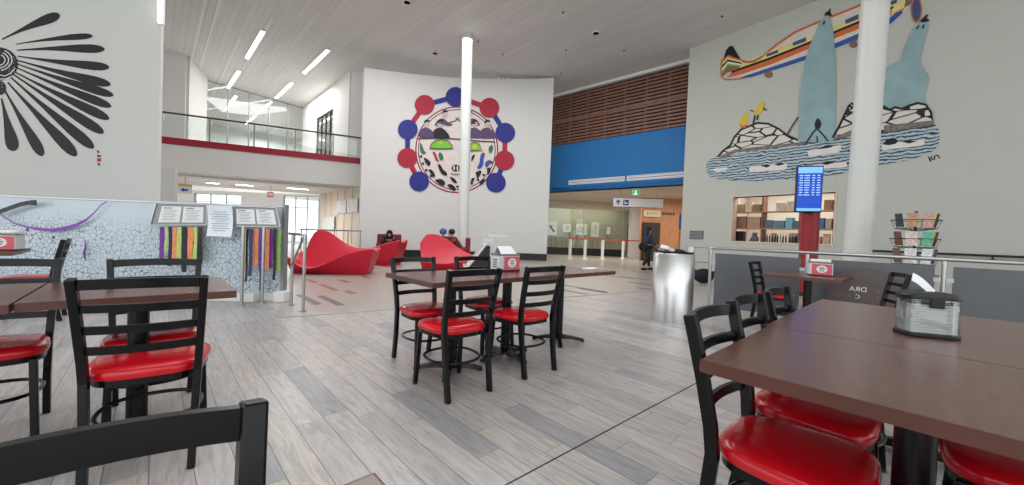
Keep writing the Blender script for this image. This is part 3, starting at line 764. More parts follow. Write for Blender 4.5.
# black wall handrail
t = thing('wall_handrail', 'black handrail on brackets along the right wall', 'handrail')
h0, h1 = whit(846, 249), whit(1100, 257)
sa, sb_ = ws(h0), 15.0
mb = MB(); p, q = WR0+WRd*sa+WRn*.09, WR0+WRd*sb_+WRn*.09; mb.tube([(p.x, p.y, 1.06), (q.x, q.y, 1.06)], .026); mb.build('rail', BLKPL, t, smooth=True)
mb = MB(); s = sa+.2
while s < sb_:
    p = WR0+WRd*s; mb = MB(); mb.tube([p+WRn*.005+Vector((0, 0, .95)), p+WRn*.07+Vector((0, 0, .96)), p+WRn*.09+Vector((0, 0, 1.04))], .013); c = p+Vector((0, 0, .95))
    mb.cyl(c, c+WRn*.014, .05); mb.build('bracket', BLKPL, t, smooth=True); s += 1.15

# ---- columns
t = thing('column', 'thick white round column in front of the mural wall at right', 'column')
pa, pb = D(856.5, 262, 7.0), D(876.5, -12, 7.0); dd = (pb-pa).normalized()
b0_ = pa - dd*(pa.z/dd.z); b1_ = pa + dd*((H_CEIL-pa.z)/dd.z)
mb = MB(); mb.cyl(b0_, b1_, .2, n=40); mb.build('shaft', COLW, t, smooth=True)
mb = MB(); mb.cyl(b0_, b0_+dd*.1, .215, n=40); mb.build('collar', STEEL, t, smooth=True)
t = thing('column', 'slim white round column standing before the round mural', 'column')
pa, pb = D(463, 250, 13.6), D(467.5, 37, 14.0); 
pa = G(462, 267) if False else pa
dd = (pb-pa).normalized(); b0_ = pa - dd*(pa.z/dd.z); b1_ = pa + dd*((H_CEIL-pa.z)/dd.z)
mb = MB(); mb.cyl(b0_, b1_, .185, n=32); mb.build('shaft', COLW, t, smooth=True)
mb = MB(); mb.cyl(b0_, b0_+dd*.1, .2, n=32); mb.build('collar', STEEL, t, smooth=True)

# ---- red column carrying the blue flight display
rc = D(809, 240, 8.6)
t = thing('display_pillar', 'dark red round pillar below the blue flight display', 'pillar', (rc.x, rc.y, 0))
mb = MB(); mb.cyl((0, 0, 0), (0, 0, 2.05), .175, n=32); mb.build('shaft', mat('dark_red_paint', rgb(146, 26, 30), .4), t, smooth=True)
mb = MB(); mb.cyl((0, 0, 0), (0, 0, .08), .19, n=32); mb.build('base_ring', BLKPL, t)
sc_ = D(809.5, 189, 8.26)
ang = math.atan2(-sc_.x, sc_.y)*.55
t = thing('flight_display', 'tall blue flight information screen on the red pillar', 'screen', (sc_.x, sc_.y, sc_.z), ang)
mb = MB(); mb.box((0, .06, 0), (.47, .10, 1.0)); mb.build('housing', BLKPL, t, bevel=.01)
mb = MB(); mb.box((0, .0065, 0), (.43, .008, .95)); pn = mb.build('screen', emit('screen_blue', rgb(24, 74, 186), .55), t)
mb = MB(); mb.box((0, .0015, .405), (.43, .002, .13)); mb.build('header', emit('screen_light_blue', rgb(120, 180, 240), .7), pn)
mb = MB(); mb.box((0, .0015, -.44), (.43, .002, .06)); mb.build('footer', emit('screen_light_blue', rgb(120, 180, 240), .7), pn)
mb = MB()
for j in range(9):
    for x, w in ((-.155, .07), (-.05, .1), (.065, .055), (.155, .065)): mb.box((x, .0015, .29-j*.052), (w*random.uniform(.7, 1.05), .002, .018))
mb.build('flight_rows', emit('screen_text', rgb(170, 205, 245), .7), pn)
mb = MB(); mb.box((0, .12, -.42), (.12, .03, .2)); mb.build('mount', BLKPL, t)

# ---- postcard rack
pc = D(914, 250, 6.0)
t = thing('postcard_rack', 'black wire carousel rack holding cards and magazines', 'display rack', (pc.x, pc.y, 0), R(20))
mb = MB(); mb.cyl((0, 0, .03), (0, 0, 1.72), .018); mb.build('pole', BLKPL, t)
mb = MB(); mb.lathe([(.26, 0), (.26, .02), (.05, .05)], 24); mb.build('base', BLKPL, t)
tiers = [1.46, 1.17, .9, .62]
for z in tiers:
    mb = MB()
    for zz, r in ((z-.01, .235), (z+.12, .282)): mb.tube([(r*math.cos(R(q)), r*math.sin(R(q)), zz) for q in range(0, 360, 20)], .005, 6, closed=True)
    for q in range(8): q = 45*q-97.5; mb.tube([(0, 0, z-.05), (.235*math.cos(R(q)), .235*math.sin(R(q)), z-.01), (.282*math.cos(R(q)), .282*math.sin(R(q)), z+.12)], .004, 6)
    mb.build('wire_tier', BLKPL, t)
cardc = [(206, 158, 124), (206, 168, 152), (40, 40, 44), (222, 196, 90), (120, 74, 64), (232, 214, 200), (110, 190, 158), (36, 36, 40), (232, 232, 232), (228, 230, 234), (120, 90, 84), (60, 70, 76)]
k = 0
what = ['tan card', 'pinkish card', 'black booklet', 'yellow card', 'brown booklet', 'cream card', 'green card', 'black leaflet', 'white card', 'pale leaflet', 'dull brown leaflet', 'dark grey leaflet']
tiername = ['top', 'second', 'third']
posn = {6: 'on its left side', 7: 'at front left', 0: 'at front right', 1: 'on its right side', 2: 'at far right'}
pick = [{6: 11, 7: 0, 0: 1, 1: 2, 2: 3}, {6: 4, 7: 5, 0: 6, 1: 7, 2: 3}, {6: 10, 7: 8, 0: 9, 1: 11, 2: 1}]
for ti, z in enumerate(tiers[:3]):
    for q in (6, 7, 0, 1, 2):
        a = R(-120+45*q); ci = pick[ti][q]
        h = .21+.02*((q*3+ti) % 3)/2
        Mx = Matrix.Translation((pc.x, pc.y, 0)) @ Matrix.Rotation(R(20), 4, 'Z') @ Matrix.Translation((.222*math.cos(a), .222*math.sin(a), z+h/2+.01)) @ Matrix.Rotation(a, 4, 'Z') @ Matrix.Rotation(R(10), 4, 'Y')
        mb = MB(); mb.box((0, 0, 0), (.012, .13, h)); mb.box((.0065, 0, -.02), (.002, .11, h*.3)); o = mb.build('postcard', [mat('card_%d' % ci, rgb(*cardc[ci]), .5, var=.25, scale=30)], None)
        o.matrix_world = Mx
        tag(o, '%s in the %s tier of the wire rack, %s' % (what[ci], tiername[ti], posn[q]), 'card', 'cards in the wire rack'); k += 1

# ================================================================== CRACKLED PARTITION AND ITS DECORATIONS
PY, PX1 = 5.66, G(283, 302).x-.1
def ppt(x, y, off=.0): return D(x, y, PY-off)
t = thing('crackled_partition', 'long white partition with a black crackle pattern and steel top rail', 'partition')
mb = MB(); mb.box(((PX1-9.5)/2, PY+.03, .74), (PX1+9.5, .05, 1.26)); mb.build('panel', CRACK, t)
mb = MB(); mb.box(((PX1-9.5)/2, PY+.03, 1.385), (PX1+9.5, .07, .03)); mb.build('top_rail', STEEL, t, bevel=.004)
mb = MB(); mb.box(((PX1-9.5)/2, PY+.02, .055), (PX1+9.5, .1, .11)); mb.build('skirting', WHITE, t, bevel=.004)
mb = MB(); mb.box((PX1+.03, PY+.03, .72), (.045, .1, 1.4)); mb.build('end_post', GREYM, t, bevel=.005)
mb = MB(); mb.box((PX1+.05, PY-.02, .075), (.16, .2, .15)); mb.build('post_foot', WHITE, t, bevel=.006)
mb = MB(); mb.box((-4.0, PY-.13, .06), (.7, .15, .12)); tag(mb.build('plinth_box', WHITE, None, bevel=.008), 'low white plinth box on the floor beneath the ribbons', 'plinth')
# menu boards
def board(px, label, d, tilt):
    a, b, c_, e = [ppt(x, y, d) for x, y in px]
    t = thing('menu_board', label, 'menu board', group='menu boards on the crackled partition')
    w = (b-a); up = Vector((0, 0, 1)); n = Vector((0, -1, 0))
    mb = MB(); f = [mb.b.verts.new(p) for p in (a, b, c_, e)]; g = [mb.b.verts.new(p+Vector((0, .025, 0))) for p in (a, b, c_, e)]
    mb.b.faces.new(f); mb.b.faces.new(g[::-1])
    for i in range(4): mb.b.faces.new((f[i], g[i], g[(i+1) % 4], f[(i+1) % 4]))
    mb.build('backing', mat('board_grey', rgb(150, 156, 162), .4), t)
    def P(u, v): return (a.lerp(b, u)).lerp(e.lerp(c_, u), v)
    mb = MB()
    for (u0, v0), (u1, v1) in (((0, 0), (1, 0)), ((0, 1), (1, 1)), ((0, 0), (0, 1)), ((1, 0), (1, 1))): mb.tube([P(u0, v0)-Vector((0, .008, 0)), P(u1, v1)-Vector((0, .008, 0))], .012, 6)
    mb.build('frame', STEEL, t)
    for u0, u1 in ((.12, .5), (.54, .92)):
        mb = MB(); mb.face([P(u0, .14)+n*.006, P(u1, .14)+n*.006, P(u1, .88)+n*.006, P(u0, .88)+n*.006]); sh = mb.build('menu_sheet', PAPER, t, solid=.003)
        mb = MB()
        for j in range(7):
            v = .3+.075*j; q0 = u0+.05+(.02 if j % 3 else 0); q1 = u1-.06-.03*(j % 3)
            mb.face([P(q0, v)+n*.009, P(q1, v)+n*.009, P(q1, v+.02)+n*.009, P(q0, v+.02)+n*.009])
        mb.face([P(u0+.05, .19)+n*.009, P(u0+.2, .19)+n*.009, P(u0+.2, .24)+n*.009, P(u0+.05, .24)+n*.009])
        mb.build('print', mat('print_grey', rgb(140, 150, 158), .7), sh)
board([(157, 203), (208, 204.5), (208, 225), (151, 225)], 'grey menu board left of the hanging white notice', .12, 0)
board([(231, 206), (277, 207.5), (281, 227), (231, 226)], 'grey menu board right of the hanging white notice', .12, 0)
q = [ppt(x, y, .2) for x, y in ((207, 205), (232, 206), (231, 237), (206, 236))]
mb = MB()
for i in range(8):
    u0, u1 = i/8, (i+1)/8
    f = lambda u: [q[0].lerp(q[3], u)+Vector((0, .03*math.sin(u*3), 0)), q[1].lerp(q[2], u)+Vector((0, .03*math.sin(u*3), 0))]
    a, b = f(u0), f(u1); mb.face([a[0], a[1], b[1], b[0]])
bmesh.ops.remove_doubles(mb.b, verts=mb.b.verts[:], dist=1e-4)
t = mb.build('paper_notice', mat('notice_paper', rgb(232, 240, 246), .7), None, solid=.003); tag(t, 'white paper notice hanging between the two menu boards', 'notice')
mb = MB(); n = Vector((0, -.006, 0))
for j in range(9):
    v = .2+.075*j; w = (.25, .36, .3, .36, .2, .34, .3, .36, .24)[j]
    f = lambda u: q[0].lerp(q[1], u).lerp(q[3].lerp(q[2], u), v)+Vector((0, .03*math.sin(v*3), 0))
    a, b = f(.5-w), f(.5+w); mb.face([a+n, b+n, b+n-Vector((0, 0, .008)), a+n-Vector((0, 0, .008))])
mb.build('print', MATS['print_grey'], t)
# ribbons
RIBC = {'purple': rgb(112, 50, 150), 'lime': rgb(188, 212, 116), 'black': rgb(34, 32, 46), 'orange': rgb(238, 146, 94), 'indigo': rgb(70, 54, 112), 'green': rgb(140, 176, 92)}
def ribbon(x0, x1, yt, yb, col, label, d=.17):
    a, b = ppt((x0+x1)/2-(x1-x0)/2, yt, d), ppt(x1, yt, d); zb_ = ppt(x0, yb, d).z; W = b.x-a.x
    mb = MB(); ph = random.uniform(0, 6); rs = []
    N = 12
    for i in range(N+1):
        u = i/N; z = a.z+(zb_-a.z)*u; sw = .004*math.sin(ph+u*5)*u; y = a.y+.004*math.sin(ph*2+u*7); w = W*(.47-.05*math.sin(ph+u*4))
        cx = a.x+W/2+sw; k = .003*math.cos(ph+u*3)
        rs.append([(cx-w, y+k-.0012, z), (cx, y-.004-.0012, z), (cx+w, y-k-.0012, z), (cx+w, y-k+.0012, z-.001), (cx, y-.004+.0012, z), (cx-w, y+k+.0012, z-.001)])
    mb.rings(rs)
    o = mb.build('ribbon', mat('ribbon_'+col, RIBC[col], .5, var=.14, scale=20), None, smooth=True)
    tag(o, label, 'ribbon', 'ribbons hanging from the menu boards')
L_ = [(160, 164.5, 262, 'purple'), (164.8, 168.2, 250, 'lime'), (168.5, 172.5, 266, 'black'), (173, 177, 262, 'orange'), (177.3, 181.8, 258, 'lime'), (182, 187.8, 272, 'black'), (188, 193.2, 261, 'orange'), (193.4, 197.6, 260, 'lime'), (198, 203, 262, 'black')]
pos = ['purple ribbon at the left end of the left bunch', 'narrow lime ribbon second from left in the left bunch', 'thin black ribbon third from left in the left bunch', 'orange ribbon fourth from left in the left bunch', 'lime ribbon in the middle of the left bunch', 'long black ribbon, longest of the left bunch', 'orange ribbon third from right in the left bunch', 'lime ribbon second from right in the left bunch', 'black ribbon at the right end of the left bunch']
for (a, b, y, c), lb in zip(L_, pos): ribbon(a, b, 226.8, y, c, lb, .13)
R_ = [(242, 246.5, 268, 'green'), (245.8, 248.6, 282, 'black'), (249, 253.2, 276, 'indigo'), (253.4, 259, 266, 'orange'), (259.2, 262.2, 269, 'purple'), (261, 265.2, 291, 'indigo'), (265.4, 269.8, 269, 'orange'), (270, 273.4, 268, 'purple'), (273.6, 276.8, 280, 'black'), (276.6, 281.4, 271, 'green')]
pos = ['green ribbon at the left end of the right bunch', 'narrow black ribbon second from left in the right bunch', 'indigo ribbon third from left in the right bunch', 'wide orange ribbon left of centre in the right bunch', 'narrow purple ribbon at the centre of the right bunch', 'indigo ribbon, longest of the right bunch', 'orange ribbon right of the longest indigo ribbon', 'purple ribbon third from right in the right bunch', 'narrow black ribbon second from right in the right bunch', 'green ribbon at the right end of the right bunch']
for i, ((a, b, y, c), lb) in enumerate(zip(R_, pos)): ribbon(a, b, 228.7, y, c, lb, .12 if i % 2 else .145)
# stanchion posts in front of the partition
for x, yb, lb in ((241.5, 304, 'slim steel post in front of the crackled partition, left of the right ribbon bunch'), (262, 303, 'slim steel post in front of the crackled partition, amid the right ribbon bunch')):
    g = G(x, yb); t = thing('steel_post', lb, 'post', (g.x, g.y, 0), 0, 'slim posts before the partition')
    mb = MB(); mb.cyl((0, 0, 0), (0, 0, 1.08), .021, n=14); mb.build('tube', STEEL, t, smooth=True)
    mb = MB(); mb.cyl((0, 0, 0), (0, 0, .014), .055, n=18); mb.build('foot_plate', STEEL, t)
# purple garland and black strap at left
pts = [ppt(x, y, .06) for x, y in ((-6, 208), (4, 217), (14, 223), (26, 227), (40, 229.5), (52, 230), (64, 228.5), (76, 225), (86, 220), (94, 213), (101, 205), (107, 201.5))]
mb = MB(); rs = []
for i, p in enumerate(pts):
    h = .018+.035*math.sin(math.pi*min(1, max(0, (i-2)/8)))**2; rs.append([p+Vector((0, -.002, h*.5)), p+Vector((0, .002, h*.5)), p+Vector((0, .002, -h*.5)), p+Vector((0, -.002, -h*.5))])
mb.rings(rs); tag(mb.build('garland', mat('garland_purple', rgb(134, 70, 178), .4, var=.2, scale=6), None, smooth=True), 'purple streamer sagging along the top of the crackled partition', 'streamer')
pts = [ppt(x, y, .1) for x, y in ((-8, 214), (0, 211.5), (10, 208), (20, 204.5), (30, 202.5))]
mb = MB(); mb.bar(pts, .004, .06, ax=Vector((0, 1, 0))); mb.box((pts[-1].x+.05, pts[-1].y, pts[-1].z), (.07, .02, .075)); tag(mb.build('strap', mat('black_ribbon', rgb(34, 34, 50), .4), None), 'black ribbon strap slanting across the partition top at far left', 'ribbon')
mb = MB(); a = ppt(85, 240, .03)
mb.tube([a, a+Vector((.01, 0, -.1)), a+Vector((-.01, 0, -.2)), a+Vector((.012, 0, -.3))], [.004, .012, .014, .006], 6); tag(mb.build('streamer', MATS['garland_purple'], None, smooth=True), 'small purple curl of streamer stuck on the crackled panel', 'streamer')
# short steel gate between the partition and the hall
g0, g1 = G(303, 311), G(291, 305)
t = thing('steel_gate_rail', 'short steel rail of two posts with a slanted bar, beside the partition end', 'railing', (0, 0, 0))
for g in (g0, g1): mb = MB(); mb.cyl((g.x, g.y, 0), (g.x, g.y, 1.0), .02, n=14); mb.build('post', STEEL, t, smooth=True); mb = MB(); mb.cyl((g.x, g.y, 0), (g.x, g.y, .012), .045, n=18); mb.build('foot_plate', STEEL, t)
ge = g1+(g1-g0)*.35
mb = MB(); mb.box(((g0.x+ge.x)/2, (g0.y+ge.y)/2, 1.0), ((ge-g0).length, .05, .035), A1); mb.build('top_rail', STEEL, t, bevel=.005)
mb = MB(); mb.tube([(g0.x-.02, g0.y, .97), (g1.x, g1.y-.02, .55)], .014); mb.build('slanted_bar', GREYM, t, smooth=True)

# ================================================================== MURALS (paint on the walls)
from mathutils.geometry import tessellate_polygon
class Strip(list): pass
def flatpoly(hit, pts, name, m, parent, off, smooth=0, label=None):
    if smooth: pts = [(p.x, p.y) for p in chaikin([Vector((q[0], q[1], 0)) for q in pts], smooth)]
    mb = MB()
    if isinstance(pts, Strip):
        v = [(mb.b.verts.new(hit(*a, off)), mb.b.verts.new(hit(*b, off))) for a, b in pts]
        for (a, b), (c, d) in zip(v, v[1:]): mb.b.faces.new((a, b, d, c))
    else:
        v = [mb.b.verts.new(hit(x, y, off)) for x, y in pts]
        for tri in tessellate_polygon([[Vector((x, y, 0)) for x, y in pts]]):
            try: mb.b.faces.new([v[i] for i in tri])
            except ValueError: pass
    o = mb.build(name, m, parent)
    if label: o['label'] = label
    return o
def stroke(pts, w):
    """outline of a polyline of given half width in photo pixels"""
    L, Rr = [], []
    for i, p in enumerate(pts):
        a = Vector(pts[max(i-1, 0)]); b = Vector(pts[min(i+1, len(pts)-1)]); d = (b-a).normalized(); n = Vector((-d.y, d.x))
        ww = w[i] if isinstance(w, (list, tuple)) else w
        L.append(tuple(Vector(p)+n*ww)); Rr.append(tuple(Vector(p)-n*ww))
    return Strip(zip(L, Rr))
def ell(x, y, rx, ry, n=28, a0=0, a1=360): return [(x+rx*math.cos(R(a0+(a1-a0)*i/n)), y+ry*math.sin(R(a0+(a1-a0)*i/n))) for i in range(n if a1-a0 == 360 else n+1)]
# sun mural on wall_left
def lhit(x, y, off=.004):
    a = ray(x, y); return CAM+a*((YL-off)/a.y)
mu = thing('wall_mural', 'black sun-like mural of feather rays on the left white wall', 'mural')
k = 120/342
for i, (bx, by, tx, ty, w) in enumerate(((6, 112, 170, 42, 29), (45, 126, 264, 102, 18), (48, 143, 298, 140, 25), (50, 160, 311, 192, 25), (50, 172, 315, 241, 26), (48, 182, 323, 272, 24), (47, 193, 317, 304, 25), (42, 205, 311, 339, 27), (38, 212, 295, 379, 29), (30, 220, 267, 422, 31), (22, 235, 218, 444, 33), (12, 255, 122, 444, 31), (4, 280, 40, 430, 38))):
    b = Vector((bx*k, by*k)); t_ = Vector((tx*k, ty*k)); d = t_-b; n = Vector((-d.y, d.x)).normalized(); ww = w*k/2
    prof = [(0, .14), (.15, .2), (.35, .38), (.55, .66), (.72, .93), (.84, 1), (.92, .88), (.97, .6), (1, .2)]
    bend = Vector((0, -2.2)) if i < 3 else Vector((0, 1.2))
    up = [b+d*u+n*ww*v+bend*math.sin(math.pi*u)*.6 for u, v in prof]; lo = [b+d*u-n*ww*v+bend*math.sin(math.pi*u)*.6 for u, v in prof]
    flatpoly(lhit, [tuple(p) for p in up+lo[::-1]], 'feather_ray', MBLK, mu, .004)
flatpoly(lhit, ell(-3, 64, 21, 17), 'face', MBLK, mu, .006)
for r_, w in ((15, .5), (11.5, .5), (8, .5)): flatpoly(lhit, stroke(ell(-3, 60, r_, r_*.72, 20, -60, 75), w), 'face_line', MWHT, mu, .009)
flatpoly(lhit, stroke([(0, 75), (5, 76), (11, 73), (15, 68)], .5), 'face_line', MWHT, mu, .009); flatpoly(lhit, stroke([(0, 79), (6, 79), (12, 76)], .5), 'face_line', MWHT, mu, .009)
for i in range(26):
    x, y = random.uniform(8, 16), random.uniform(54, 74); flatpoly(lhit, ell(x, y, .35, .35, 6), 'face_dot', MWHT, mu, .0095)
flatpoly(lhit, ell(0, 88, 6, 7), 'beard', MBLK, mu, .006)
for i in range(8): flatpoly(lhit, ell(-3+i % 3*2.6, 84+i//3*3, .4, .4, 6), 'face_dot', MWHT, mu, .0095)
for (pts, m) in (([(96.5, 151), (98, 149.8), (99.5, 152), (98.5, 154)], MRED), ([(97, 155), (101, 155.3), (101, 157), (97, 156.6)], MBLK), ([(97.2, 158), (101, 158.3), (100.8, 162), (97, 161.4)], MRED), ([(96.8, 163.5), (99, 163), (100.3, 164.6), (98.5, 166.4), (98.2, 164.8)], MBLK)): flatpoly(lhit, pts, 'signature', m, mu, .004)

# round mural on wall_center
mu = thing('wall_mural', 'round mural of a face ringed by red and blue discs, on the curved centre wall', 'mural')
K = lambda x, y: (390+x/4.043, 80+y/4.043)
KS = lambda st: Strip((K(*a), K(*b)) for a, b in st)
def cdisc(x, y, rx, ry, name, m, off, r0=0, n=48):
    mb = MB(); nr = 10
    for j in range(nr):
        ra, rb = r0+(1-r0)*j/nr, r0+(1-r0)*(j+1)/nr
        for i in range(n):
            a, b = 2*math.pi*i/n, 2*math.pi*(i+1)/n
            q = [chit(x+rx*r_*math.cos(t), y+ry*r_*math.sin(t), off) for r_, t in ((ra, a), (rb, a), (rb, b), (ra, b))]
            mb.face(q if ra > 1e-6 else q[1:3]+q[:1])
    bmesh.ops.remove_doubles(mb.b, verts=mb.b.verts[:], dist=1e-4)
    return mb.build(name, m, mu)
dx = [(265, 68, 'b'), (140, 100, 'r'), (72, 200, 'b'), (70, 315, 'r'), (118, 410, 'b'), (402, 112, 'r'), (466, 213, 'b'), (463, 325, 'r'), (428, 415, 'b')]
for a, b, c in ((0, 1, 'b'), (1, 2, 'r'), (2, 3, 'b'), (3, 4, 'r'), (0, 5, 'r'), (5, 6, 'b'), (6, 7, 'r'), (7, 8, 'b')):
    flatpoly(chit, KS(stroke([dx[a][:2], dx[b][:2]], 10)), 'link_bar', MBLUE if c == 'b' else MRED, mu, .02)
for x, y, c in dx: cdisc(*K(x, y), 9.9, 9.9, 'disc', MBLUE if c == 'b' else MRED, .04, n=32)
cx_, cy_ = K(270, 282)
cdisc(cx_, cy_, 41.6, 43.4, 'outer_ring', MRED, .012, .965); cdisc(cx_, cy_, 40.2, 42, 'white_ring', MWHT, .014, .955); cdisc(cx_, cy_, 39, 40.6, 'inner_ring', MPUR, .016, .975)
cdisc(cx_, cy_, 38.3, 39.8, 'face_field', mat('mural_pale_pink', rgb(222, 208, 202), .6), .012)
P_ = lambda pts, m, nm='figure', off=.045, sm=1: flatpoly(chit, [K(*p) for p in pts], nm, m, mu, off, sm)
flatpoly(chit, KS(stroke([(112, 236), (190, 235), (270, 238), (350, 246), (424, 250)], 2)), 'horizon_line', MBLK, mu, .05)
for x, y in ((150, 0), (205, 6), (345, 4), (395, 8)):
    P_([(x-36, 234+y*.6), (x-32, 205), (x-8, 190), (x+14, 198), (x+34, 222), (x+40, 236)], MPUR if x != 205 else MBLK)
    P_(ell(x-2, 178, 12, 15), mat('mural_skin', rgb(196, 176, 176), .6), 'figure_head', .047); P_([(x-14, 178), (x-10, 160), (x+8, 160), (x+12, 172), (x, 168)], MBLK, 'figure_hair', .049)
for fx in (1, -1):
    X = lambda v: v if fx == 1 else 545-v
    P_([(X(178), 182), (X(196), 158), (X(216), 154), (X(236), 172), (X(256), 180), (X(240), 188), (X(210), 178), (X(192), 188)], MPUR)
    P_(ell(X(222), 138, 11, 14), MATS['mural_skin'], 'figure_head', .047); P_([(X(210), 136), (X(214), 122), (X(230), 120), (X(236), 130), (X(222), 130)], MBLK, 'figure_hair', .049)
    flatpoly(chit, KS(stroke([(X(236), 172), (X(262), 166), (X(280), 152)], 1.5)), 'figure_line', MBLK, mu, .05)
P_([(162, 278), (166, 260), (182, 246), (208, 240), (234, 246), (250, 262), (256, 278)], MGRN, 'eye', .045); P_(ell(206, 261, 10, 10), MYEL, 'iris', .05, 0)
P_([(318, 286), (322, 262), (340, 250), (360, 258), (374, 286)], MGRN, 'eye', .045); P_(ell(343, 270, 9, 9), MYEL, 'iris', .05, 0)
for pts in (([(162, 278), (166, 260), (182, 246), (208, 240), (234, 246), (250, 262), (256, 278), (162, 278)]), ([(318, 286), (322, 262), (340, 250), (360, 258), (374, 286), (318, 286)])): flatpoly(chit, KS(stroke(pts, 1.6)), 'eye_line', MBLK, mu, .052)
P_(ell(266, 356, 17, 14), MBLK, 'nose', .045, 0); P_([(256, 348), (262, 344), (262, 366), (256, 364)], MWHT, 'nostril', .05); P_([(270, 346), (275, 348), (275, 366), (270, 368)], MWHT, 'nostril', .05)
flatpoly(chit, KS(stroke([(246, 378), (266, 383), (290, 378)], 1.5)), 'mouth_line', MBLK, mu, .05)
P_([(120, 250), (130, 262), (136, 284), (148, 296), (132, 300), (122, 288)], MDGR); P_([(198, 290), (212, 298), (218, 318), (206, 328), (196, 310)], MDGR); P_([(170, 288), (184, 292), (192, 318), (200, 334), (186, 326), (178, 306)], MRED)
P_([(134, 312), (150, 318), (166, 334), (160, 350), (146, 340)], MBLK); P_([(152, 360), (170, 362), (184, 384), (178, 398), (166, 380)], MBLK)
P_([(192, 336), (206, 344), (214, 362), (230, 374), (232, 388), (212, 384), (198, 362)], MBLK); P_([(184, 404), (206, 398), (224, 412), (220, 430), (200, 424)], MBLK); P_([(228, 422), (250, 420), (268, 438), (262, 452), (244, 440)], MBLK); P_([(238, 388), (262, 398), (274, 418), (256, 416)], MBLK)
P_([(396, 278), (410, 260), (418, 270), (414, 290), (404, 300)], MDGR); P_([(372, 292), (386, 296), (378, 318), (378, 344), (362, 362), (350, 356), (362, 336), (364, 312)], MBLU2); P_([(386, 330), (408, 320), (404, 338), (392, 356), (384, 346)], MBLU2)
P_([(330, 306), (346, 300), (338, 318), (328, 334)], MBLK); P_([(344, 372), (372, 364), (366, 384), (352, 402), (350, 386)], MBLK); P_([(328, 398), (344, 394), (336, 414), (326, 422)], MBLK); P_([(392, 362), (408, 350), (406, 372), (394, 388)], MBLK); P_([(360, 412), (382, 396), (384, 412), (366, 428)], MBLK)
for i in range(14):
    a = R(20+i*11.5); x, y = 270+148*math.cos(a), 282+150*math.sin(a); P_([(x-5, y-4), (x+4, y-6), (x+6, y+3), (x-3, y+5)], MBLK, 'figure', .045, 0)

# aeroplane mural on wall_right
mu = thing('wall_mural', 'large mural of a striped aeroplane over ice pillars, rocks and kayaks on the right wall', 'mural')
A_ = lambda p: Strip((A_(q)[0], A_(q)[1]) for q in p) if isinstance(p, Strip) else [(720+x/4.41, y/4.41) for x, y in p]
B_ = lambda p: Strip((B_(q)[0], B_(q)[1]) for q in p) if isinstance(p, Strip) else [(690+x/2.425, y/2.425) for x, y in p]
W_ = lambda pts, m, nm, off=.004, sm=0: flatpoly(whit, pts, nm, m, mu, off, sm)
W_(A_([(60, 300), (108, 276), (152, 274), (192, 250), (252, 200), (332, 145), (442, 98), (612, 30), (800, -40), (860, -20), (840, 20), (800, 60), (740, 96), (600, 156), (380, 250), (100, 344)]), mat('mural_pale_body', rgb(216, 208, 196), .6), 'fuselage')
W_(A_(stroke([(92, 268), (120, 274), (150, 271), (190, 246), (250, 197), (330, 142), (440, 94), (610, 26), (800, -44)], 5)), MORG, 'body_outline', .008)
W_(A_([(60, 312), (220, 252), (400, 182), (620, 92), (820, 6), (826, -8), (620, 66), (400, 158), (220, 226), (70, 290)]), MPYEL, 'yellow_stripe', .008)
W_(A_(stroke([(50, 318), (220, 258), (400, 186), (620, 94), (830, 4)], 5)), MBLK, 'black_stripe', .012)
W_(A_([(30, 344), (100, 326), (230, 282), (400, 212), (620, 124), (810, 44), (820, 18), (620, 100), (400, 190), (220, 262), (50, 322)]), MORG, 'orange_stripe', .01)
W_(A_([(70, 350), (140, 340), (386, 262), (606, 174), (756, 102), (806, 56), (800, 40), (740, 84), (600, 152), (380, 244), (100, 338)]), MBLU2, 'blue_stripe', .01)
for q in ([(205, 238), (256, 219), (256, 232), (206, 251)], [(320, 188), (380, 163), (380, 182), (322, 203)], [(552, 88), (610, 62), (610, 84), (554, 106)], [(752, 6), (780, -6), (780, 12), (754, 24)]):
    W_(A_(q), MNAV, 'window', .012)
W_(A_([(14, 262), (26, 222), (40, 205), (56, 202), (68, 222), (92, 262), (70, 256), (40, 244)]), MBLK, 'tail_fin', .012)
for i, m in enumerate((MORG, MPYEL, MBLK, MWHT, MGRN, MBRN)): W_(A_([(12-i, 262+i*13), (34, 244+i*9), (100-i*2, 264+i*6), (96-i*4, 276+i*6), (40-i*2, 266+i*11), (8, 284+i*11)]), m, 'tail_stripe', .013+i*.002)
W_(A_(stroke([(8, 260), (4, 300), (6, 338), (20, 350), (60, 350), (100, 345)], 3)), MORG, 'tail_outline', .03)
for x, y in ((215, 329), (588, 196)):
    W_(A_(stroke([(x+8, y-12), (x+18, y-28)], 3)), MBRN, 'wheel_strut', .012); W_(A_(ell(x, y, 19, 15)), MBRN, 'wheel', .014)
W_(A_([(750, 66), (812, 34), (828, 8), (818, -10), (770, 20)]), MPYEL, 'nose', .014); W_(A_([(812, 34), (836, 22), (850, 4), (846, -10), (820, -8)]), MBRN, 'nose_cap', .016)
W_(A_(ell(866, 42, 25, 58)), MORG, 'propeller_outline', .018); W_(A_(ell(866, 42, 19, 51)), MNAV, 'propeller', .021)
W_(B_([(262, 344), (264, 240), (272, 190), (281, 140), (290, 112), (301, 86), (312, 58), (320, 44), (332, 40), (344, 48), (349, 90), (353, 150), (354, 220), (350, 344)]), MTEAL, 'ice_pillar', .026)
W_(B_([(466, 262), (466, 170), (482, 158), (510, 146), (516, 124), (524, 106), (536, 80), (546, 62), (556, 54), (578, 54), (574, 76), (567, 100), (556, 148), (566, 166), (577, 182), (576, 202), (568, 220), (570, 262)]), MTEAL, 'ice_pillar', .026)
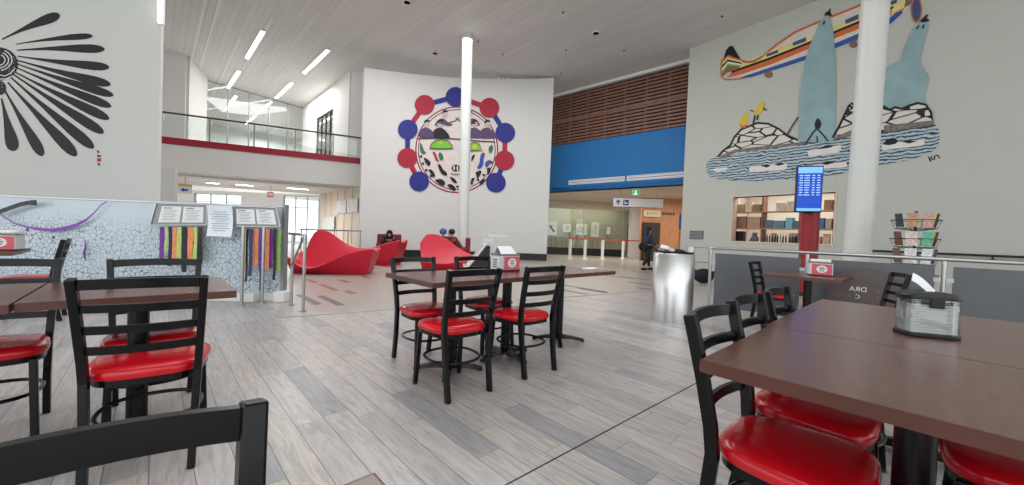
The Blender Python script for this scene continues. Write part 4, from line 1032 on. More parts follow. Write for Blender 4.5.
W_([(x, y) for x, y in B_([(38, 404), (44, 388), (75, 374), (150, 362), (270, 345), (340, 334), (400, 324), (470, 312), (590, 298), (603, 312), (607, 334), (600, 356), (584, 370), (540, 386), (460, 402), (350, 425), (250, 437), (120, 440), (60, 434), (42, 424)])], WAVE, 'water', .008, 1)
rk = B_([(68, 380), (80, 366), (98, 352), (108, 332), (124, 314), (144, 306), (164, 298), (190, 300), (214, 312), (236, 328), (262, 340), (282, 346)])
W_(rk, ROCK, 'rock_mound', .016); W_(stroke(rk, 1.0), MBLK, 'rock_outline', .022)
rk = B_([(346, 334), (362, 306), (374, 280), (386, 256), (392, 250), (408, 266), (440, 262), (470, 258), (484, 266), (498, 260), (514, 264), (532, 256), (552, 250), (572, 254), (584, 272), (590, 302), (520, 312), (430, 322)])
W_(rk, ROCK, 'rock_mound', .03); W_(stroke(rk, 1.2), MBLK, 'rock_outline', .034)
W_(B_([(470, 304), (590, 292), (590, 304), (470, 322)]), mat('mural_hatch_grey', rgb(120, 110, 108), .6, var=.4, scale=14), 'rock_shade', .036); W_(B_([(350, 332), (400, 312), (404, 326), (346, 340)]), MATS['mural_hatch_grey'], 'rock_shade', .036)
W_(B_([(72, 378), (110, 362), (200, 352), (276, 344), (276, 350), (200, 360), (112, 370), (74, 386)]), MATS['mural_hatch_grey'], 'rock_shade', .024)
for q in ([(143, 408), (150, 404), (235, 396), (236, 408), (228, 412), (146, 418)], [(284, 366), (365, 351), (367, 364), (358, 370), (288, 380)], [(284, 402), (378, 392), (382, 404), (372, 406), (286, 412)], [(464, 348), (568, 338), (569, 350), (560, 354), (466, 364)], [(52, 412), (64, 408), (90, 406), (90, 412), (66, 418)]):
    W_(B_(q), MWHT, 'kayak', .02)
for q in ([(170, 402), (186, 398), (196, 402), (186, 406)], [(204, 398), (222, 394), (230, 398), (214, 402)], [(310, 362), (330, 352), (352, 352), (340, 358)], [(316, 396), (334, 390), (352, 394), (330, 400)], [(466, 350), (478, 338), (492, 334), (504, 340), (500, 348), (482, 352)], [(510, 342), (530, 340), (552, 342), (530, 348)]):
    W_(B_(q), MBLK, 'paddler', .026)
for pts, w in (([(236, 326), (246, 308), (262, 284)], 1.6), ([(282, 346), (298, 322), (306, 312)], 1.8), ([(308, 312), (322, 326), (334, 342)], 1.8), ([(309, 345), (308, 330)], 1.6)): W_(B_(stroke(pts, w)), MBLK, 'tent_pole', .04)
W_(B_([(304, 312), (302, 300), (306, 290), (311, 286), (316, 292), (319, 300), (314, 312)]), MBLK, 'small_figure', .042)
W_(B_([(326, 42), (328, 30), (334, 28), (341, 18), (340, 30), (345, 38), (337, 38), (330, 36)]), MBLK, 'perched_bird', .032); W_(B_([(322, 56), (326, 48), (328, 54), (324, 62)]), MBLK, 'perched_bird', .032)
W_(B_([(556, 52), (562, 46), (572, 36), (579, 34), (574, 44), (582, 50), (566, 54)]), MBLK, 'perched_bird', .032); W_(B_([(548, 70), (554, 60), (557, 62), (551, 72)]), MBLK, 'perched_bird', .032); W_(B_([(562, 70), (566, 58), (569, 60), (566, 70)]), MBLK, 'perched_bird', .032)
W_([(739, 126), (740, 121), (743, 116), (745, 112), (748, 112.5), (748.5, 118), (747, 124), (744, 127)], MYEL, 'yellow_animal', .02, 1); W_([(740, 123), (743, 126), (747, 124), (746, 128), (741, 128)], MORG, 'animal_belly', .024)
W_([(753, 112), (756, 108), (759, 103), (762, 100.5), (765, 101), (764, 107), (762, 112), (758, 115), (754, 114)], MYEL, 'yellow_animal', .02, 1)
W_(stroke([(754, 111.5), (750, 110)], .5), MBLK, 'animal_limb', .024); W_(stroke([(763, 108), (767, 110.5)], .6), MBLK, 'animal_limb', .024)
for q in ([(755, 115), (754, 120), (753, 124)], [(758, 115), (757, 120)]): W_(stroke(q, .8), MBLK, 'animal_limb', .024)
for q in ([(578, 380), (584, 392)], [(586, 378), (582, 392), (590, 384)], [(592, 388), (594, 378), (600, 376), (606, 384)]): W_(B_(stroke(q, 1.6)), MBLK, 'signature', .006)

# ================================================================== HALL FURNITURE
def lounge(loc, rz, Ln, prof, label):
    """moulded lounge: closed cross-sections along its length; prof rows: s, back height, front height, seat height, half depth"""
    rs = []
    def lerp(s, k):
        for a, b in zip(prof, prof[1:]):
            if a[0] <= s <= b[0]:
                u = (s-a[0])/(b[0]-a[0]); return a[k]+(b[k]-a[k])*u
        return prof[-1][k]
    N = 44
    for i in range(N+1):
        s = -1+2*i/N; zb, zf, zs, hd = (sum(lerp(min(1, max(-1, s+q*.035)), k)*w for q, w in ((-3, 1), (-2, 2), (-1, 3), (0, 4), (1, 3), (2, 2), (3, 1)))/16 for k in (1, 2, 3, 4))
        e = 1 if abs(s) < .97 else .97
        X = lambda z: s*Ln*(.80+.20*min(1, z/.7)) if s > 0 else s*Ln*(.86+.14*min(1, z/.7))
        P = [(-hd*.62, 0.0), (-hd*.86, zf*.55), (-hd, zf-.02), (-hd*.93, zf), (-hd*.5, (zs+zf)/2-.01), (0, zs), (hd*.45, zs+.3*(zb-zs)), (hd*.8, zs+.78*(zb-zs)), (hd*.97, zb), (hd*1.1, zb-.015), (hd*1.02, zb*.6), (hd*.86, 0.0)]
        rs.append([(X(z), y*e, z*e) for y, z in P])
    mb = MB(); mb.rings(rs)
    o = mb.build('moulded_lounge', LOUNGE, None, smooth=True); o.location = (loc.x, loc.y, 0); o.rotation_euler = (0, 0, rz)
    return tag(o, label, 'lounge seat', 'red moulded lounges in the hall')
g = G(327, 274.5)
lounge(g+Vector((-.02, .4, 0)), R(6), 1.04, [(-1, .46, .42, .34, .38), (-.82, .48, .34, .24, .46), (-.76, .76, .28, .18, .5), (-.68, 1.0, .22, .15, .55), (-.52, 1.04, .17, .13, .58), (-.32, 1.0, .17, .13, .58), (-.1, .84, .24, .17, .56), (.14, .68, .36, .26, .52), (.4, .60, .50, .38, .48), (.75, .62, .61, .49, .42), (1, .66, .66, .58, .36)], 'red moulded lounge nearest the steel gate, high rounded back and pointed right wing')
g = D(373, 255, 12.2)
lounge(g, R(-4), .98, [(-1, .30, .26, .24, .3), (-.5, .38, .34, .28, .45), (0, .52, .48, .38, .5), (.5, .68, .66, .56, .45), (1, .82, .82, .74, .36)], 'red moulded lounge rising to a point, in front of the person in black')
g = D(453, 255, 11.2)
lounge(g, R(8), .98, [(-1, .70, .34, .3, .34), (-.92, .94, .32, .26, .4), (-.8, 1.03, .28, .22, .46), (-.5, 1.03, .24, .18, .52), (-.2, .90, .24, .18, .52), (.1, .68, .28, .22, .5), (.45, .50, .32, .26, .45), (1, .36, .28, .25, .3)], 'red moulded lounge with high rounded back beside the slim column')

# ---- people
def skin_obj(nodes, edges, name, m, parent, sub=1):
    me = bpy.data.meshes.new(name); names = list(nodes); idx = {n: i for i, n in enumerate(names)}
    me.from_pydata([nodes[n][0] for n in names], [(idx[a], idx[b]) for a, b in edges], [])
    o = bpy.data.objects.new(name+'_tmp', me); COL.objects.link(o)
    o.modifiers.new('skin', 'SKIN'); o.modifiers['skin'].use_smooth_shade = True
    sv = me.skin_vertices[0].data
    for n in names: sv[idx[n]].radius = (nodes[n][1],)*2 if not isinstance(nodes[n][1], tuple) else nodes[n][1]
    for v in sv: v.use_root = False
    sv[0].use_root = True
    md = o.modifiers.new('s', 'SUBSURF'); md.levels = sub; md.render_levels = sub
    bpy.context.view_layer.update()
    nm = bpy.data.meshes.new_from_object(o.evaluated_get(bpy.context.evaluated_depsgraph_get()))
    bpy.data.objects.remove(o); nm.name = name; nm.materials.clear(); nm.materials.append(m)
    for p in nm.polygons: p.use_smooth = True
    r = bpy.data.objects.new(name, nm); COL.objects.link(r); r.parent = parent
    return r
def person(label, loc, rz, J, top, trousers, shoe, hairstyle='short', hair=HAIR, extra=None):
    """J: joint name -> position; the figure faces +y"""
    t = thing('person', label, 'person', loc, rz)
    V = {k: Vector(v) for k, v in J.items()}
    rad = dict(pelvis=.12, waist=.105, chest=.12, neck0=.05, neck=.047, head0=.07, head=.092, crown=.07, hip=.085, knee=.055, ankle=.038, toe=.03, sh=.055, el=.04, wr=.028, hand=.03)
    nodes = {k: (V[k], rad[k]) for k in ('pelvis', 'waist', 'chest', 'neck0', 'neck', 'head0', 'head', 'crown')}
    edges = [('pelvis', 'waist'), ('waist', 'chest'), ('chest', 'neck0'), ('neck0', 'neck'), ('neck', 'head0'), ('head0', 'head'), ('head', 'crown')]
    fw = V['face'] - V['head']; nodes['nose'] = (V['head']+fw.normalized()*.105+Vector((0, 0, -.015)), .014); edges.append(('head', 'nose'))
    for s in 'LR':
        for k in ('hip', 'knee', 'ankle', 'toe', 'sh', 'el', 'wr', 'hand'): nodes[k+s] = (V[k+s], rad[k])
        edges += [('pelvis', 'hip'+s), ('hip'+s, 'knee'+s), ('knee'+s, 'ankle'+s), ('ankle'+s, 'toe'+s), ('chest', 'sh'+s), ('sh'+s, 'el'+s), ('el'+s, 'wr'+s), ('wr'+s, 'hand'+s)]
        d = (V['hand'+s]-V['wr'+s]).normalized(); sd = d.cross(Vector((0, 0, 1)));  sd = sd.normalized() if sd.length > .1 else Vector((1, 0, 0))
        for i, (w, l) in enumerate(((-.026, .07), (-.009, .08), (.009, .076), (.026, .062))):
            nodes['f%d%s' % (i, s)] = (V['hand'+s]+d*.03+sd*w, .010); nodes['g%d%s' % (i, s)] = (V['hand'+s]+d*(.02+l)+sd*w*1.15+Vector((0, 0, -.015)), .008)
            edges += [('hand'+s, 'f%d%s' % (i, s)), ('f%d%s' % (i, s), 'g%d%s' % (i, s))]
        nodes['th'+s] = (V['hand'+s]-sd*.045+d*.02, .010); edges.append(('hand'+s, 'th'+s))
    skin_obj(nodes, edges, 'body', SKIN, t)
    n2 = {k: (V[k], rad[k]*1.14+.012) for k in ('waist', 'chest', 'neck0')}; n2 = {'waist': n2['waist'], 'hem': (V['pelvis']+(V['waist']-V['pelvis'])*.1, .145), 'chest': n2['chest'], 'neck0': n2['neck0']}
    e2_ = [('waist', 'hem'), ('waist', 'chest'), ('chest', 'neck0')]
    for s in 'LR':
        for k in ('sh', 'el', 'wr'): n2[k+s] = (V[k+s], rad[k]*1.15+.014)
        e2_ += [('chest', 'sh'+s), ('sh'+s, 'el'+s), ('el'+s, 'wr'+s)]
    skin_obj(n2, e2_, 'jacket', top, t)
    n3 = {'pelvis': (V['pelvis'], .135)}; e3 = []
    for s in 'LR':
        for k in ('hip', 'knee', 'ankle'): n3[k+s] = (V[k+s]+(Vector((0, 0, .03)) if k == 'ankle' else Vector()), rad[k]*1.12+.014)
        e3 += [('pelvis', 'hip'+s), ('hip'+s, 'knee'+s), ('knee'+s, 'ankle'+s)]
    skin_obj(n3, e3, 'trousers', trousers, t)
    for s in 'LR':
        mb = MB(); a, b = V['ankle'+s], V['toe'+s]; d = (b-a); d.z = 0; d = d.normalized() if d.length > .01 else Vector((0, 1, 0)); ang = math.atan2(d.y, d.x)
        c = (a+b)/2; z0 = min(a.z, b.z)
        mb.ball((c.x, c.y, z0), (.14, .052, .05), Matrix.Rotation(ang, 4, 'Z')); mb.build('shoe', shoe, t, smooth=True)
    h = V['head']; f = fw.normalized()
    for s in (-1, 1):
        sd = f.cross(Vector((0, 0, 1))).normalized()
        mb = MB(); mb.ball(h+f*.086+sd*s*.034+Vector((0, 0, .018)), .011); mb.build('eye', MBLK, t, smooth=True)
    mb = MB(); mb.ball(h+f*.088+Vector((0, 0, -.052)), (.022, .012, .007), Matrix.Rotation(math.atan2(f.y, f.x)-math.pi/2, 4, 'Z')); mb.build('mouth', mat('lips', rgb(150, 84, 78), .6), t, smooth=True)
    if hairstyle:
        mb = MB(); mb.ball(h-f*.03+Vector((0, 0, .05)), (.106, .106, .1))
        if hairstyle == 'cap': mb.ball(h-f*.02+Vector((0, 0, .05)), (.135, .135, .125))
        if hairstyle == 'long': mb.ball(h-f*.075+Vector((0, 0, -.08)), (.095, .06, .17))
        if hairstyle == 'hood': mb.ball(h-f*.065+Vector((0, 0, -.03)), (.12, .1, .14))
        mb.build({'hood': 'hood', 'cap': 'knit_cap'}.get(hairstyle, 'hair'), hair, t, smooth=True)
    return t
def seated(lean=.1, hands=((-.1, .32, .62), (.1, .32, .62)), drop=.12):
    J = dict(pelvis=(0, -.05, .52), waist=(0, -.04+lean*.4, .70), chest=(0, lean*.9, .90), neck0=(0, lean*1.2, 1.02), neck=(0, lean*1.4, 1.07), head0=(0, lean*1.7+.01, 1.12), head=(0, lean*1.8+.015, 1.19), crown=(0, lean*1.75, 1.25), face=(0, lean*1.8+.3, 1.12),
        hipL=(-.1, .02, .52), hipR=(.1, .02, .52), kneeL=(-.14, .42, .50), kneeR=(.14, .42, .50), ankleL=(-.13, .44, .08), ankleR=(.13, .44, .08), toeL=(-.14, .58, .04), toeR=(.14, .58, .04),
        shL=(-.18, lean*.95, .96), shR=(.18, lean*.95, .96), elL=(-.26, lean+.1, .74), elR=(.26, lean+.1, .74), wrL=(hands[0][0]-.04, hands[0][1]-.07, hands[0][2]), wrR=(hands[1][0]+.04, hands[1][1]-.07, hands[1][2]), handL=hands[0], handR=hands[1])
    return {k: (v if k[:3] in ('han', 'wrL', 'wrR') or v[2] < .6 else (v[0], v[1], v[2]-drop*(v[2]-.6)/.6)) for k, v in J.items()}
CLB = mat('black_cloth', rgb(26, 26, 30), .8); CLN = mat('navy_cloth', rgb(40, 46, 70), .8); CLM = mat('maroon_cloth', rgb(110, 56, 50), .8); CLS = mat('blue_knit', rgb(70, 96, 150), .8, var=.5, scale=40)
def armchair(loc, rz, label):
    t = thing('armchair', label, 'armchair', loc, rz, 'dark red armchairs by the mural wall'); m_ = mat('dark_red_upholstery', rgb(122, 24, 38), .6)
    mb = MB(); mb.box((0, 0, .27), (.62, .6, .2)); mb.build('seat', m_, t, bevel=.03)
    mb = MB(); mb.box((0, -.3, .55), (.86, .14, .8)); mb.build('backrest', m_, t, bevel=.04)
    for s in (-1, 1):
        mb = MB(); mb.box((s*.38, .02, .38), (.12, .62, .5)); mb.build('armrest', m_, t, bevel=.03)
        for y in (-.28, .28): mb = MB(); mb.cyl((s*.36, y, 0), (s*.36, y, .18), .02, .025, 10); mb.build('leg', BLKPL, t)
    return t
def face_cam(p): return math.atan2(-p.y, -p.x)-math.pi/2
p1 = D(389, 250, 14.0); p1.z = 0
armchair(p1, face_cam(p1), 'dark red armchair holding the person in black')
def sit(p, *a, **k): return person(a[0], (p.x, p.y, 0), face_cam(p), *a[1:], **k)
sit(p1, 'person in black hooded jacket sitting bent over their hands by the mural wall', seated(.2, ((-.06, .36, .62), (.06, .36, .62)), .24), CLB, CLB, BLKPL, hairstyle='hood', hair=CLB)
p2 = D(442.5, 250, 14.2); p2.z = 0
armchair(p2, face_cam(p2), 'dark red armchair holding the person in the blue knit cap')
sit(p2, 'person in blue and white knit cap seated behind the high-backed lounge', seated(.06), CLN, CLB, BLKPL, hairstyle='cap', hair=CLS)
p3 = D(458.5, 250, 12.5); p3.z = 0
armchair(p3, R(95), 'dark red armchair holding the person in maroon, by the slim column')
person('person in maroon top seated sideways next to the slim column', (p3.x, p3.y, 0), R(95), seated(.14), CLM, CLN, BLKPL, hairstyle='short')
# woman walking with a pushchair
pw = G(646, 270); SC = .93
J = dict(pelvis=(0, 0, .93), waist=(0, .01, 1.08), chest=(0, .03, 1.28), neck0=(0, .03, 1.40), neck=(0, .04, 1.45), head0=(0, .05, 1.50), head=(0, .06, 1.565), crown=(0, .05, 1.63), face=(0, .35, 1.53),
    hipL=(-.09, 0, .88), hipR=(.09, 0, .88), kneeL=(-.1, .16, .50), kneeR=(.1, -.02, .48), ankleL=(-.1, .20, .09), ankleR=(.1, -.24, .14), toeL=(-.1, .34, .045), toeR=(.1, -.12, .05),
    shL=(-.17, .02, 1.34), shR=(.17, .02, 1.34), elL=(-.22, .06, 1.08), elR=(.22, .06, 1.08), wrL=(-.17, .28, 1.0), wrR=(.17, .28, 1.0), handL=(-.16, .35, 1.0), handR=(.16, .35, 1.0))
J = {k: tuple(c*SC for c in v) for k, v in J.items()}
w_ = person('person with long dark hair in dark coat walking while pushing a pale pushchair', (pw.x, pw.y, 0), R(-72), J, CLN, CLB, BLKPL, hairstyle='long')
mb = MB(); mb.ball((0, .125, 1.12), (.085, .05, .16)); mb.build('pale_top', mat('pale_blue_cloth', rgb(176, 192, 214), .8), w_, smooth=True)
mb = MB(); mb.ball((-.26, -.02, .86), (.07, .16, .15)); mb.tube([(-.24, .02, .98), (-.17, .02, 1.2), (-.06, .03, 1.33)], .012, 6); mb.build('shoulder_bag', CLB, w_, smooth=True)
cd = Vector((math.cos(R(18)), math.sin(R(18)), 0)); pc2 = Vector((pw.x, pw.y, 0))+cd*.88
t = thing('pushchair', 'pale pushchair on small wheels in front of the walking person', 'pushchair', pc2, R(-72))
mb = MB()
for s in (-1, 1):
    mb.tube([(s*.2, -.42, .90), (s*.2, -.3, .84), (s*.2, .3, .12)], .014, 8); mb.tube([(s*.2, -.28, .1), (s*.2, .08, .5), (s*.2, .14, .62)], .013, 8)
mb.tube([(-.2, -.42, .90), (.2, -.42, .90)], .018, 8); mb.tube([(-.2, -.28, .1), (.2, -.28, .1)], .012, 8); mb.build('frame', GREYM, t, smooth=True)
pale = mat('pale_fabric', rgb(206, 206, 208), .8)
mb = MB(); mb.rings([[(x, y, z) for x in (-.17, .17) for y, z in (((a[0], a[1]), (b[0], b[1])) if x < 0 else ((b[0], b[1]), (a[0], a[1])))] for a, b in (((-.26, .80), (-.22, .84)), ((-.12, .42), (-.06, .46)), ((.22, .40), (.24, .45)))]); mb.build('seat', pale, t, bevel=.01)
mb = MB(); mb.ball((0, -.1, .72), (.2, .24, .16)); mb.build('hood', pale, t, smooth=True)
for x in (-.22, .22):
    for y in (-.28, .3):
        mb = MB(); mb.lathe([(.03, -.02), (.1, -.018), (.11, 0), (.1, .018), (.03, .02)], 20, Matrix.Translation((x, y, .11)) @ Matrix.Rotation(R(90), 4, 'Y')); mb.build('wheel', BLKPL, t, smooth=True)

# ---- slanted display panel with its white stand, by the slim column
g = D(481, 255, 10.0); 
t = thing('slanted_panel', 'dark slanted panel in a white frame beside the slim column', 'display panel', (g.x, g.y, 0), R(10))
Mx = Matrix.Translation((-.125, 0, .56)) @ Matrix.Rotation(R(-53), 4, 'Y')
mb = MB()
prof_ = [(-.36, .16), (.12, .80), (.20, .80), (.20, .16)]
mb.rings([[(x, y, z) for x, z in prof_] for y in (-.235, .235)]); mb.build('panel', BLKPL, t)
mb = MB()
for y in (-.26, .26): mb.box(None, (.9, .04, .05), M=Mx @ Matrix.Translation((-.05, y, 0)))
mb.box(None, (.04, .52, .05), M=Mx @ Matrix.Translation((.33, 0, 0))); mb.box(None, (.04, .52, .05), M=Mx @ Matrix.Translation((-.33, 0, 0))); mb.build('frame', WHITE, t)
mb = MB(); mb.box((.26, 0, .53), (.07, .07, 1.02)); mb.box((.4, 0, 1.06), (.5, .12, .05)); mb.box((.26, 0, .015), (.4, .4, .03)); mb.box((.16, 0, .93), (.24, .05, .05)); mb.build('stand', WHITE, t, bevel=.006)
for y in (-.26, .26): mb = MB(); mb.box((-.42, y, .15), (.04, .04, .3)); mb.build('leg', WHITE, t)

# ---- thin grey hall railing below the balcony
ra, rb = G(300, 266), G(361, 260)
ra = D(300, 240, 11.5); rb = D(361, 240, 14.6); dv = (Vector((rb.x, rb.y, 0))-Vector((ra.x, ra.y, 0)))
t = thing('hall_railing', 'thin grey railing running behind the nearest red lounge', 'railing', (ra.x, ra.y, 0), math.atan2(dv.y, dv.x))
mb = MB(); mb.tube([(0, 0, 1.02), (dv.length, 0, 1.02)], .022); mb.build('top_rail', GREYM, t, smooth=True)
for i in range(5): mb = MB(); x = .05+(dv.length-.1)*i/4; mb.cyl((x, 0, 0), (x, 0, 1.01), .018, n=12); mb.build('post', GREYM, t, smooth=True)

# ================================================================== CORRIDOR
arts = [(552, 228, 10, 14, 'white print of a black bird-like figure on the leftmost easel', 0), (567, 228, 8, 8, 'small white print on the second easel in the display window', 1), (581.5, 229.5, 11, 11, 'white print with diagonal grey marks on the third easel', 2), (595, 229.5, 8, 15, 'tall narrow white print on the fourth easel', 3), (608.5, 230.5, 5, 9, 'small dark-framed print at the right of the display window', 4)]
for x, y, w, h, lb, k in arts:
    Y = 24.7; c = D(x, y, Y); s = Y/FPX; W_m, H_m = w*s, h*s
    t = thing('art_print', lb, 'art print', (c.x, c.y, c.z), R((-6, 5, -8, 7, 0)[k]), 'art prints on easels in the display window')
    mb = MB(); mb.box((0, 0, 0), (W_m, .03, H_m)); mb.build('sheet', mat('print_paper', rgb(240, 239, 230), .7), t)
    mb = MB()
    if k == 0: mb.box(None, (.12, .006, .5), M=Matrix.Translation((0, -.02, -.05)) @ Matrix.Rotation(R(-38), 4, 'Y')); mb.box((-.08, -.02, .1), (.2, .006, .1))
    elif k == 4:
        for sx in (-1, 1): mb.box((sx*W_m*.46, -.02, 0), (.03, .012, H_m)); mb.box((0, -.02, sx*H_m*.48), (W_m, .012, .03))
    else:
        for j in range(3): mb.box(None, (W_m*.5, .006, .035), M=Matrix.Translation((random.uniform(-.04, .04), -.02, (j-1)*H_m*.2)) @ Matrix.Rotation(R((k-2)*25+20), 4, 'Y'))
    mb.build('drawing', MBLK if k in (0, 4) else mat('pencil_grey', rgb(110, 108, 100), .7), t)
    for sx, sy in ((-1, .0), (1, .0), (0, .35)): mb = MB(); mb.tube([(sx*W_m*.25, .04, H_m*.45), (sx*W_m*.6, .05+sy, -c.z)], .018, 6); mb.build('easel_leg', WOODS, t)
sp_ = [(570.5, 19.5), (585.5, 19.9), (603, 20.4), (623.5, 21.4), (641, 21.6)]
tops = []
for i, (x, Y) in enumerate(sp_):
    c = D(x, 240, Y); tops.append(Vector((c.x, c.y, 0)))
    t = thing('barrier_post', ('leftmost white post of the red tape barrier', 'second white post from left of the red tape barrier', 'third white post from left of the red tape barrier', 'fourth white post from left of the red tape barrier', 'white barrier post behind the walking person')[i], 'barrier post', (c.x, c.y, 0), 0, 'white posts of the red tape barrier')
    mb = MB(); mb.cyl((0, 0, .02), (0, 0, 1.0), .075, n=16); mb.build('tube', WHITE, t, smooth=True)
    mb = MB(); mb.lathe([(.18, 0), (.18, .015), (.09, .035)], 24); mb.build('base', WHITE, t, smooth=True)
for i in range(4):
    a, b = tops[i], tops[i+1]; d = (b-a).normalized()
    mb = MB(); mb.box((((a+b)/2).x, ((a+b)/2).y, 1.035), ((b-a).length-.03, .02, .06), math.atan2(d.y, d.x)); tag(mb.build('barrier_tape', mat('barrier_red', rgb(196, 60, 48), .5)), ('red tape between the two leftmost white barrier posts', 'red tape between the second and third white barrier posts', 'red tape between the third and fourth white barrier posts', 'red tape running behind the walking person')[i], 'barrier tape', 'red barrier tapes')
# hanging direction sign
c = D(638, 203, 17.3); W_m, H_m = 48*17.3/FPX, 8.4*17.3/FPX
t = thing('direction_sign', 'white hanging direction sign with an arrow and a blue symbol', 'sign', (c.x, c.y, c.z), R(-6))
mb = MB(); mb.box((0, 0, 0), (W_m, .1, H_m)); mb.build('sign_box', WHITE, t, bevel=.008)
mb = MB(); x0 = -W_m/2+.2
mb.prism([(x0-.03, -.11), (x0+.03, -.11), (x0+.03, .02), (x0+.10, -.03), (x0+.10, .04), (x0, .13), (x0-.10, .04), (x0-.10, -.03), (x0-.03, .02)], .0, .004); o = mb.build('arrow', mat('sign_blue', rgb(40, 84, 170), .5), t); o.rotation_euler = (R(90), 0, 0); o.location = (0, -.051, 0)
mb = MB(); mb.box((x0+.34, -.053, 0), (.24, .006, .24)); pl = mb.build('pictogram', mat('sign_navy', rgb(34, 52, 120), .5), t)
mb = MB(); mb.box((x0+.34, -.058, -.03), (.14, .004, .06)); mb.box((x0+.29, -.058, .05), (.05, .004, .05)); mb.build('symbol', PAPER, pl)
for sx in (-.8, .8): mb = MB(); mb.cyl((sx, 0, H_m/2), (sx, 0, 3.34-c.z), .012, n=8); mb.build('hanger', GREYM, t)
mb = MB(); mb.box((.0, 0, -H_m/2-.01), (W_m*.8, .09, .02)); mb.build('lower_edge', mat('barrier_red', rgb(196, 60, 48), .5), t)
# exit sign below the blue wall
c = D(635.5, 192.5, 16.6)
t = thing('exit_sign', 'small green running-figure exit sign under the blue wall', 'sign', (c.x, c.y, c.z), R(-6))
mb = MB(); mb.box((0, 0, 0), (.28, .06, .24)); mb.build('housing', WHITE, t, bevel=.006)
mb = MB(); mb.box((0, -.032, 0), (.25, .006, .21)); pl = mb.build('face', emit('exit_green', rgb(30, 150, 84), .9), t)
mb = MB(); mb.ball((.0, -.036, .06), (.02, .004, .02)); mb.box((0, -.036, .0), (.03, .004, .07)); mb.box(None, (.025, .004, .09), M=Matrix.Translation((-.03, -.036, -.06)) @ Matrix.Rotation(R(35), 4, 'Y')); mb.box(None, (.025, .004, .09), M=Matrix.Translation((.03, -.036, -.06)) @ Matrix.Rotation(R(-35), 4, 'Y')); mb.build('running_figure', emit('exit_white', (1, 1, 1, 1), 1.2), pl)
mb = MB(); mb.cyl((0, 0, .12), (0, 0, 3.34-c.z), .012, n=8); mb.build('hanger', GREYM, t)
# counter with letters on the wood wall
c = D(653, 213.5, 20.3)
t = thing('letter_board', 'pale board with dark lettering on the orange wood wall', 'sign', (c.x, c.y+.12, c.z))
mb = MB(); mb.box((0, 0, 0), (.86, .06, .34)); mb.build('board', mat('pale_board', rgb(226, 206, 180), .6), t)
for j in range(5): mb = MB(); mb.box(None, (.03, .008, .15), M=Matrix.Translation((-.26+.13*j, -.034, 0)) @ Matrix.Rotation(R((-20, 10, 30, -12, 20)[j]), 4, 'Y')); mb.build('letter_stroke', MBRN, t)
c = D(670, 213.5, 20.3)
t = thing('wall_lettering', 'row of dark raised letter shapes on the wood wall, right of the pale board', 'sign', (c.x, c.y+.16, c.z))
for j in range(5): mb = MB(); mb.lathe([(.05, -.02), (.065, 0), (.05, .02)], 12, Matrix.Translation((-.28+.14*j, 0, 0)) @ Matrix.Rotation(R(90), 4, 'X')) if j % 2 else mb.box((-.28+.14*j, 0, 0), (.04, .04, .16)); mb.build('letter_shape', mat('letter_brown', rgb(84, 60, 44), .6), t)
# counter screen
c = D(685.5, 222, 17.0)
t = thing('counter_screen', 'small blue screen at the far right of the corridor', 'screen', (c.x, c.y, c.z), R(-14))
mb = MB(); mb.box((0, .03, 0), (.5, .06, .6)); mb.build('housing', BLKPL, t, bevel=.008)
mb = MB(); mb.box((0, -.003, 0), (.44, .006, .52)); mb.build('screen', MATS['screen_blue'], t)
mb = MB(); mb.cyl((0, .04, .3), (0, .04, 3.34-c.z), .02, n=8); mb.build('hanger', GREYM, t)
# vent grille on wall_right and a black bag on a thin stand below it
vg = whit(696.5, 235, .012); an = math.atan2(WRd.y, WRd.x)
t = thing('vent_grille', 'small grey vent grille on the right wall beside the corridor', 'vent', vg, an)
mb = MB(); mb.box((0, 0, 0), (.5, .02, .3)); mb.build('frame', GREYP, t)
for j in range(5): mb = MB(); mb.box((0, -.013, -.1+.05*j), (.44, .008, .02)); mb.build('slat', GREYM, t)
c = G(697, 274.5); c = D(697, 274, 10.8); c.z = 0
t = thing('folding_stand', 'thin metal folding stand behind the steel bin', 'stand', c, R(-20))
mb = MB()
for s in (-1, 1): mb.tube([(s*.28, -.12, 0), (s*.28, .12, .95)], .012, 8); mb.tube([(s*.28, .2, 0), (s*.28, -.12, .55)], .012, 8)
mb.tube([(-.28, .12, .95), (.28, .12, .95)], .012, 8); mb.tube([(-.28, -.12, .55), (.28, -.12, .55)], .012, 8); mb.build('frame', GREYM, t, smooth=True)
mb = MB(); mb.ball((c.x-.02, c.y-.42, .2), (.27, .17, .2)); o = mb.build('shoulder_bag', CLB, None, smooth=True); tag(o, 'black bag slumped on the floor before the thin metal stand', 'bag')

# ================================================================== SHOP WINDOW GOODS
def sp3(s, d, z): return WR0+WRd*s-WRn*d+Vector((0, 0, z))
def px_s(x, y, d=.55): return ws(whit(x, y, -d))
def px_z(x, y, d=.55): return whit(x, y, -d).z
t = thing('shop_shelf', 'wooden shelf unit seen through the shop opening', 'shelf', sp3(0, 0, 0), an)
def slocal(mb, a, b, z0, z1, d0, d1): mb.box(((a+b)/2, (d0+d1)/2, (z0+z1)/2), (b-a, d1-d0, z1-z0))
sa_, sb2 = px_s(734, 220)-.05, px_s(834, 220)+.05
zs_ = [px_z(770, 240.5), px_z(770, 228.5), px_z(770, 211.5)]
zs_[0] = zb + .0
for z in zs_: mb = MB(); slocal(mb, sa_, sb2, z-.03, z, .42, .82); mb.build('shelf_board', WOODO, t)
for s in (sa_, px_s(762.5, 220), px_s(800, 220), sb2-.04): mb = MB(); slocal(mb, s, s+.04, 0, 2.9, .44, .80); mb.build('upright', WOODS, t)
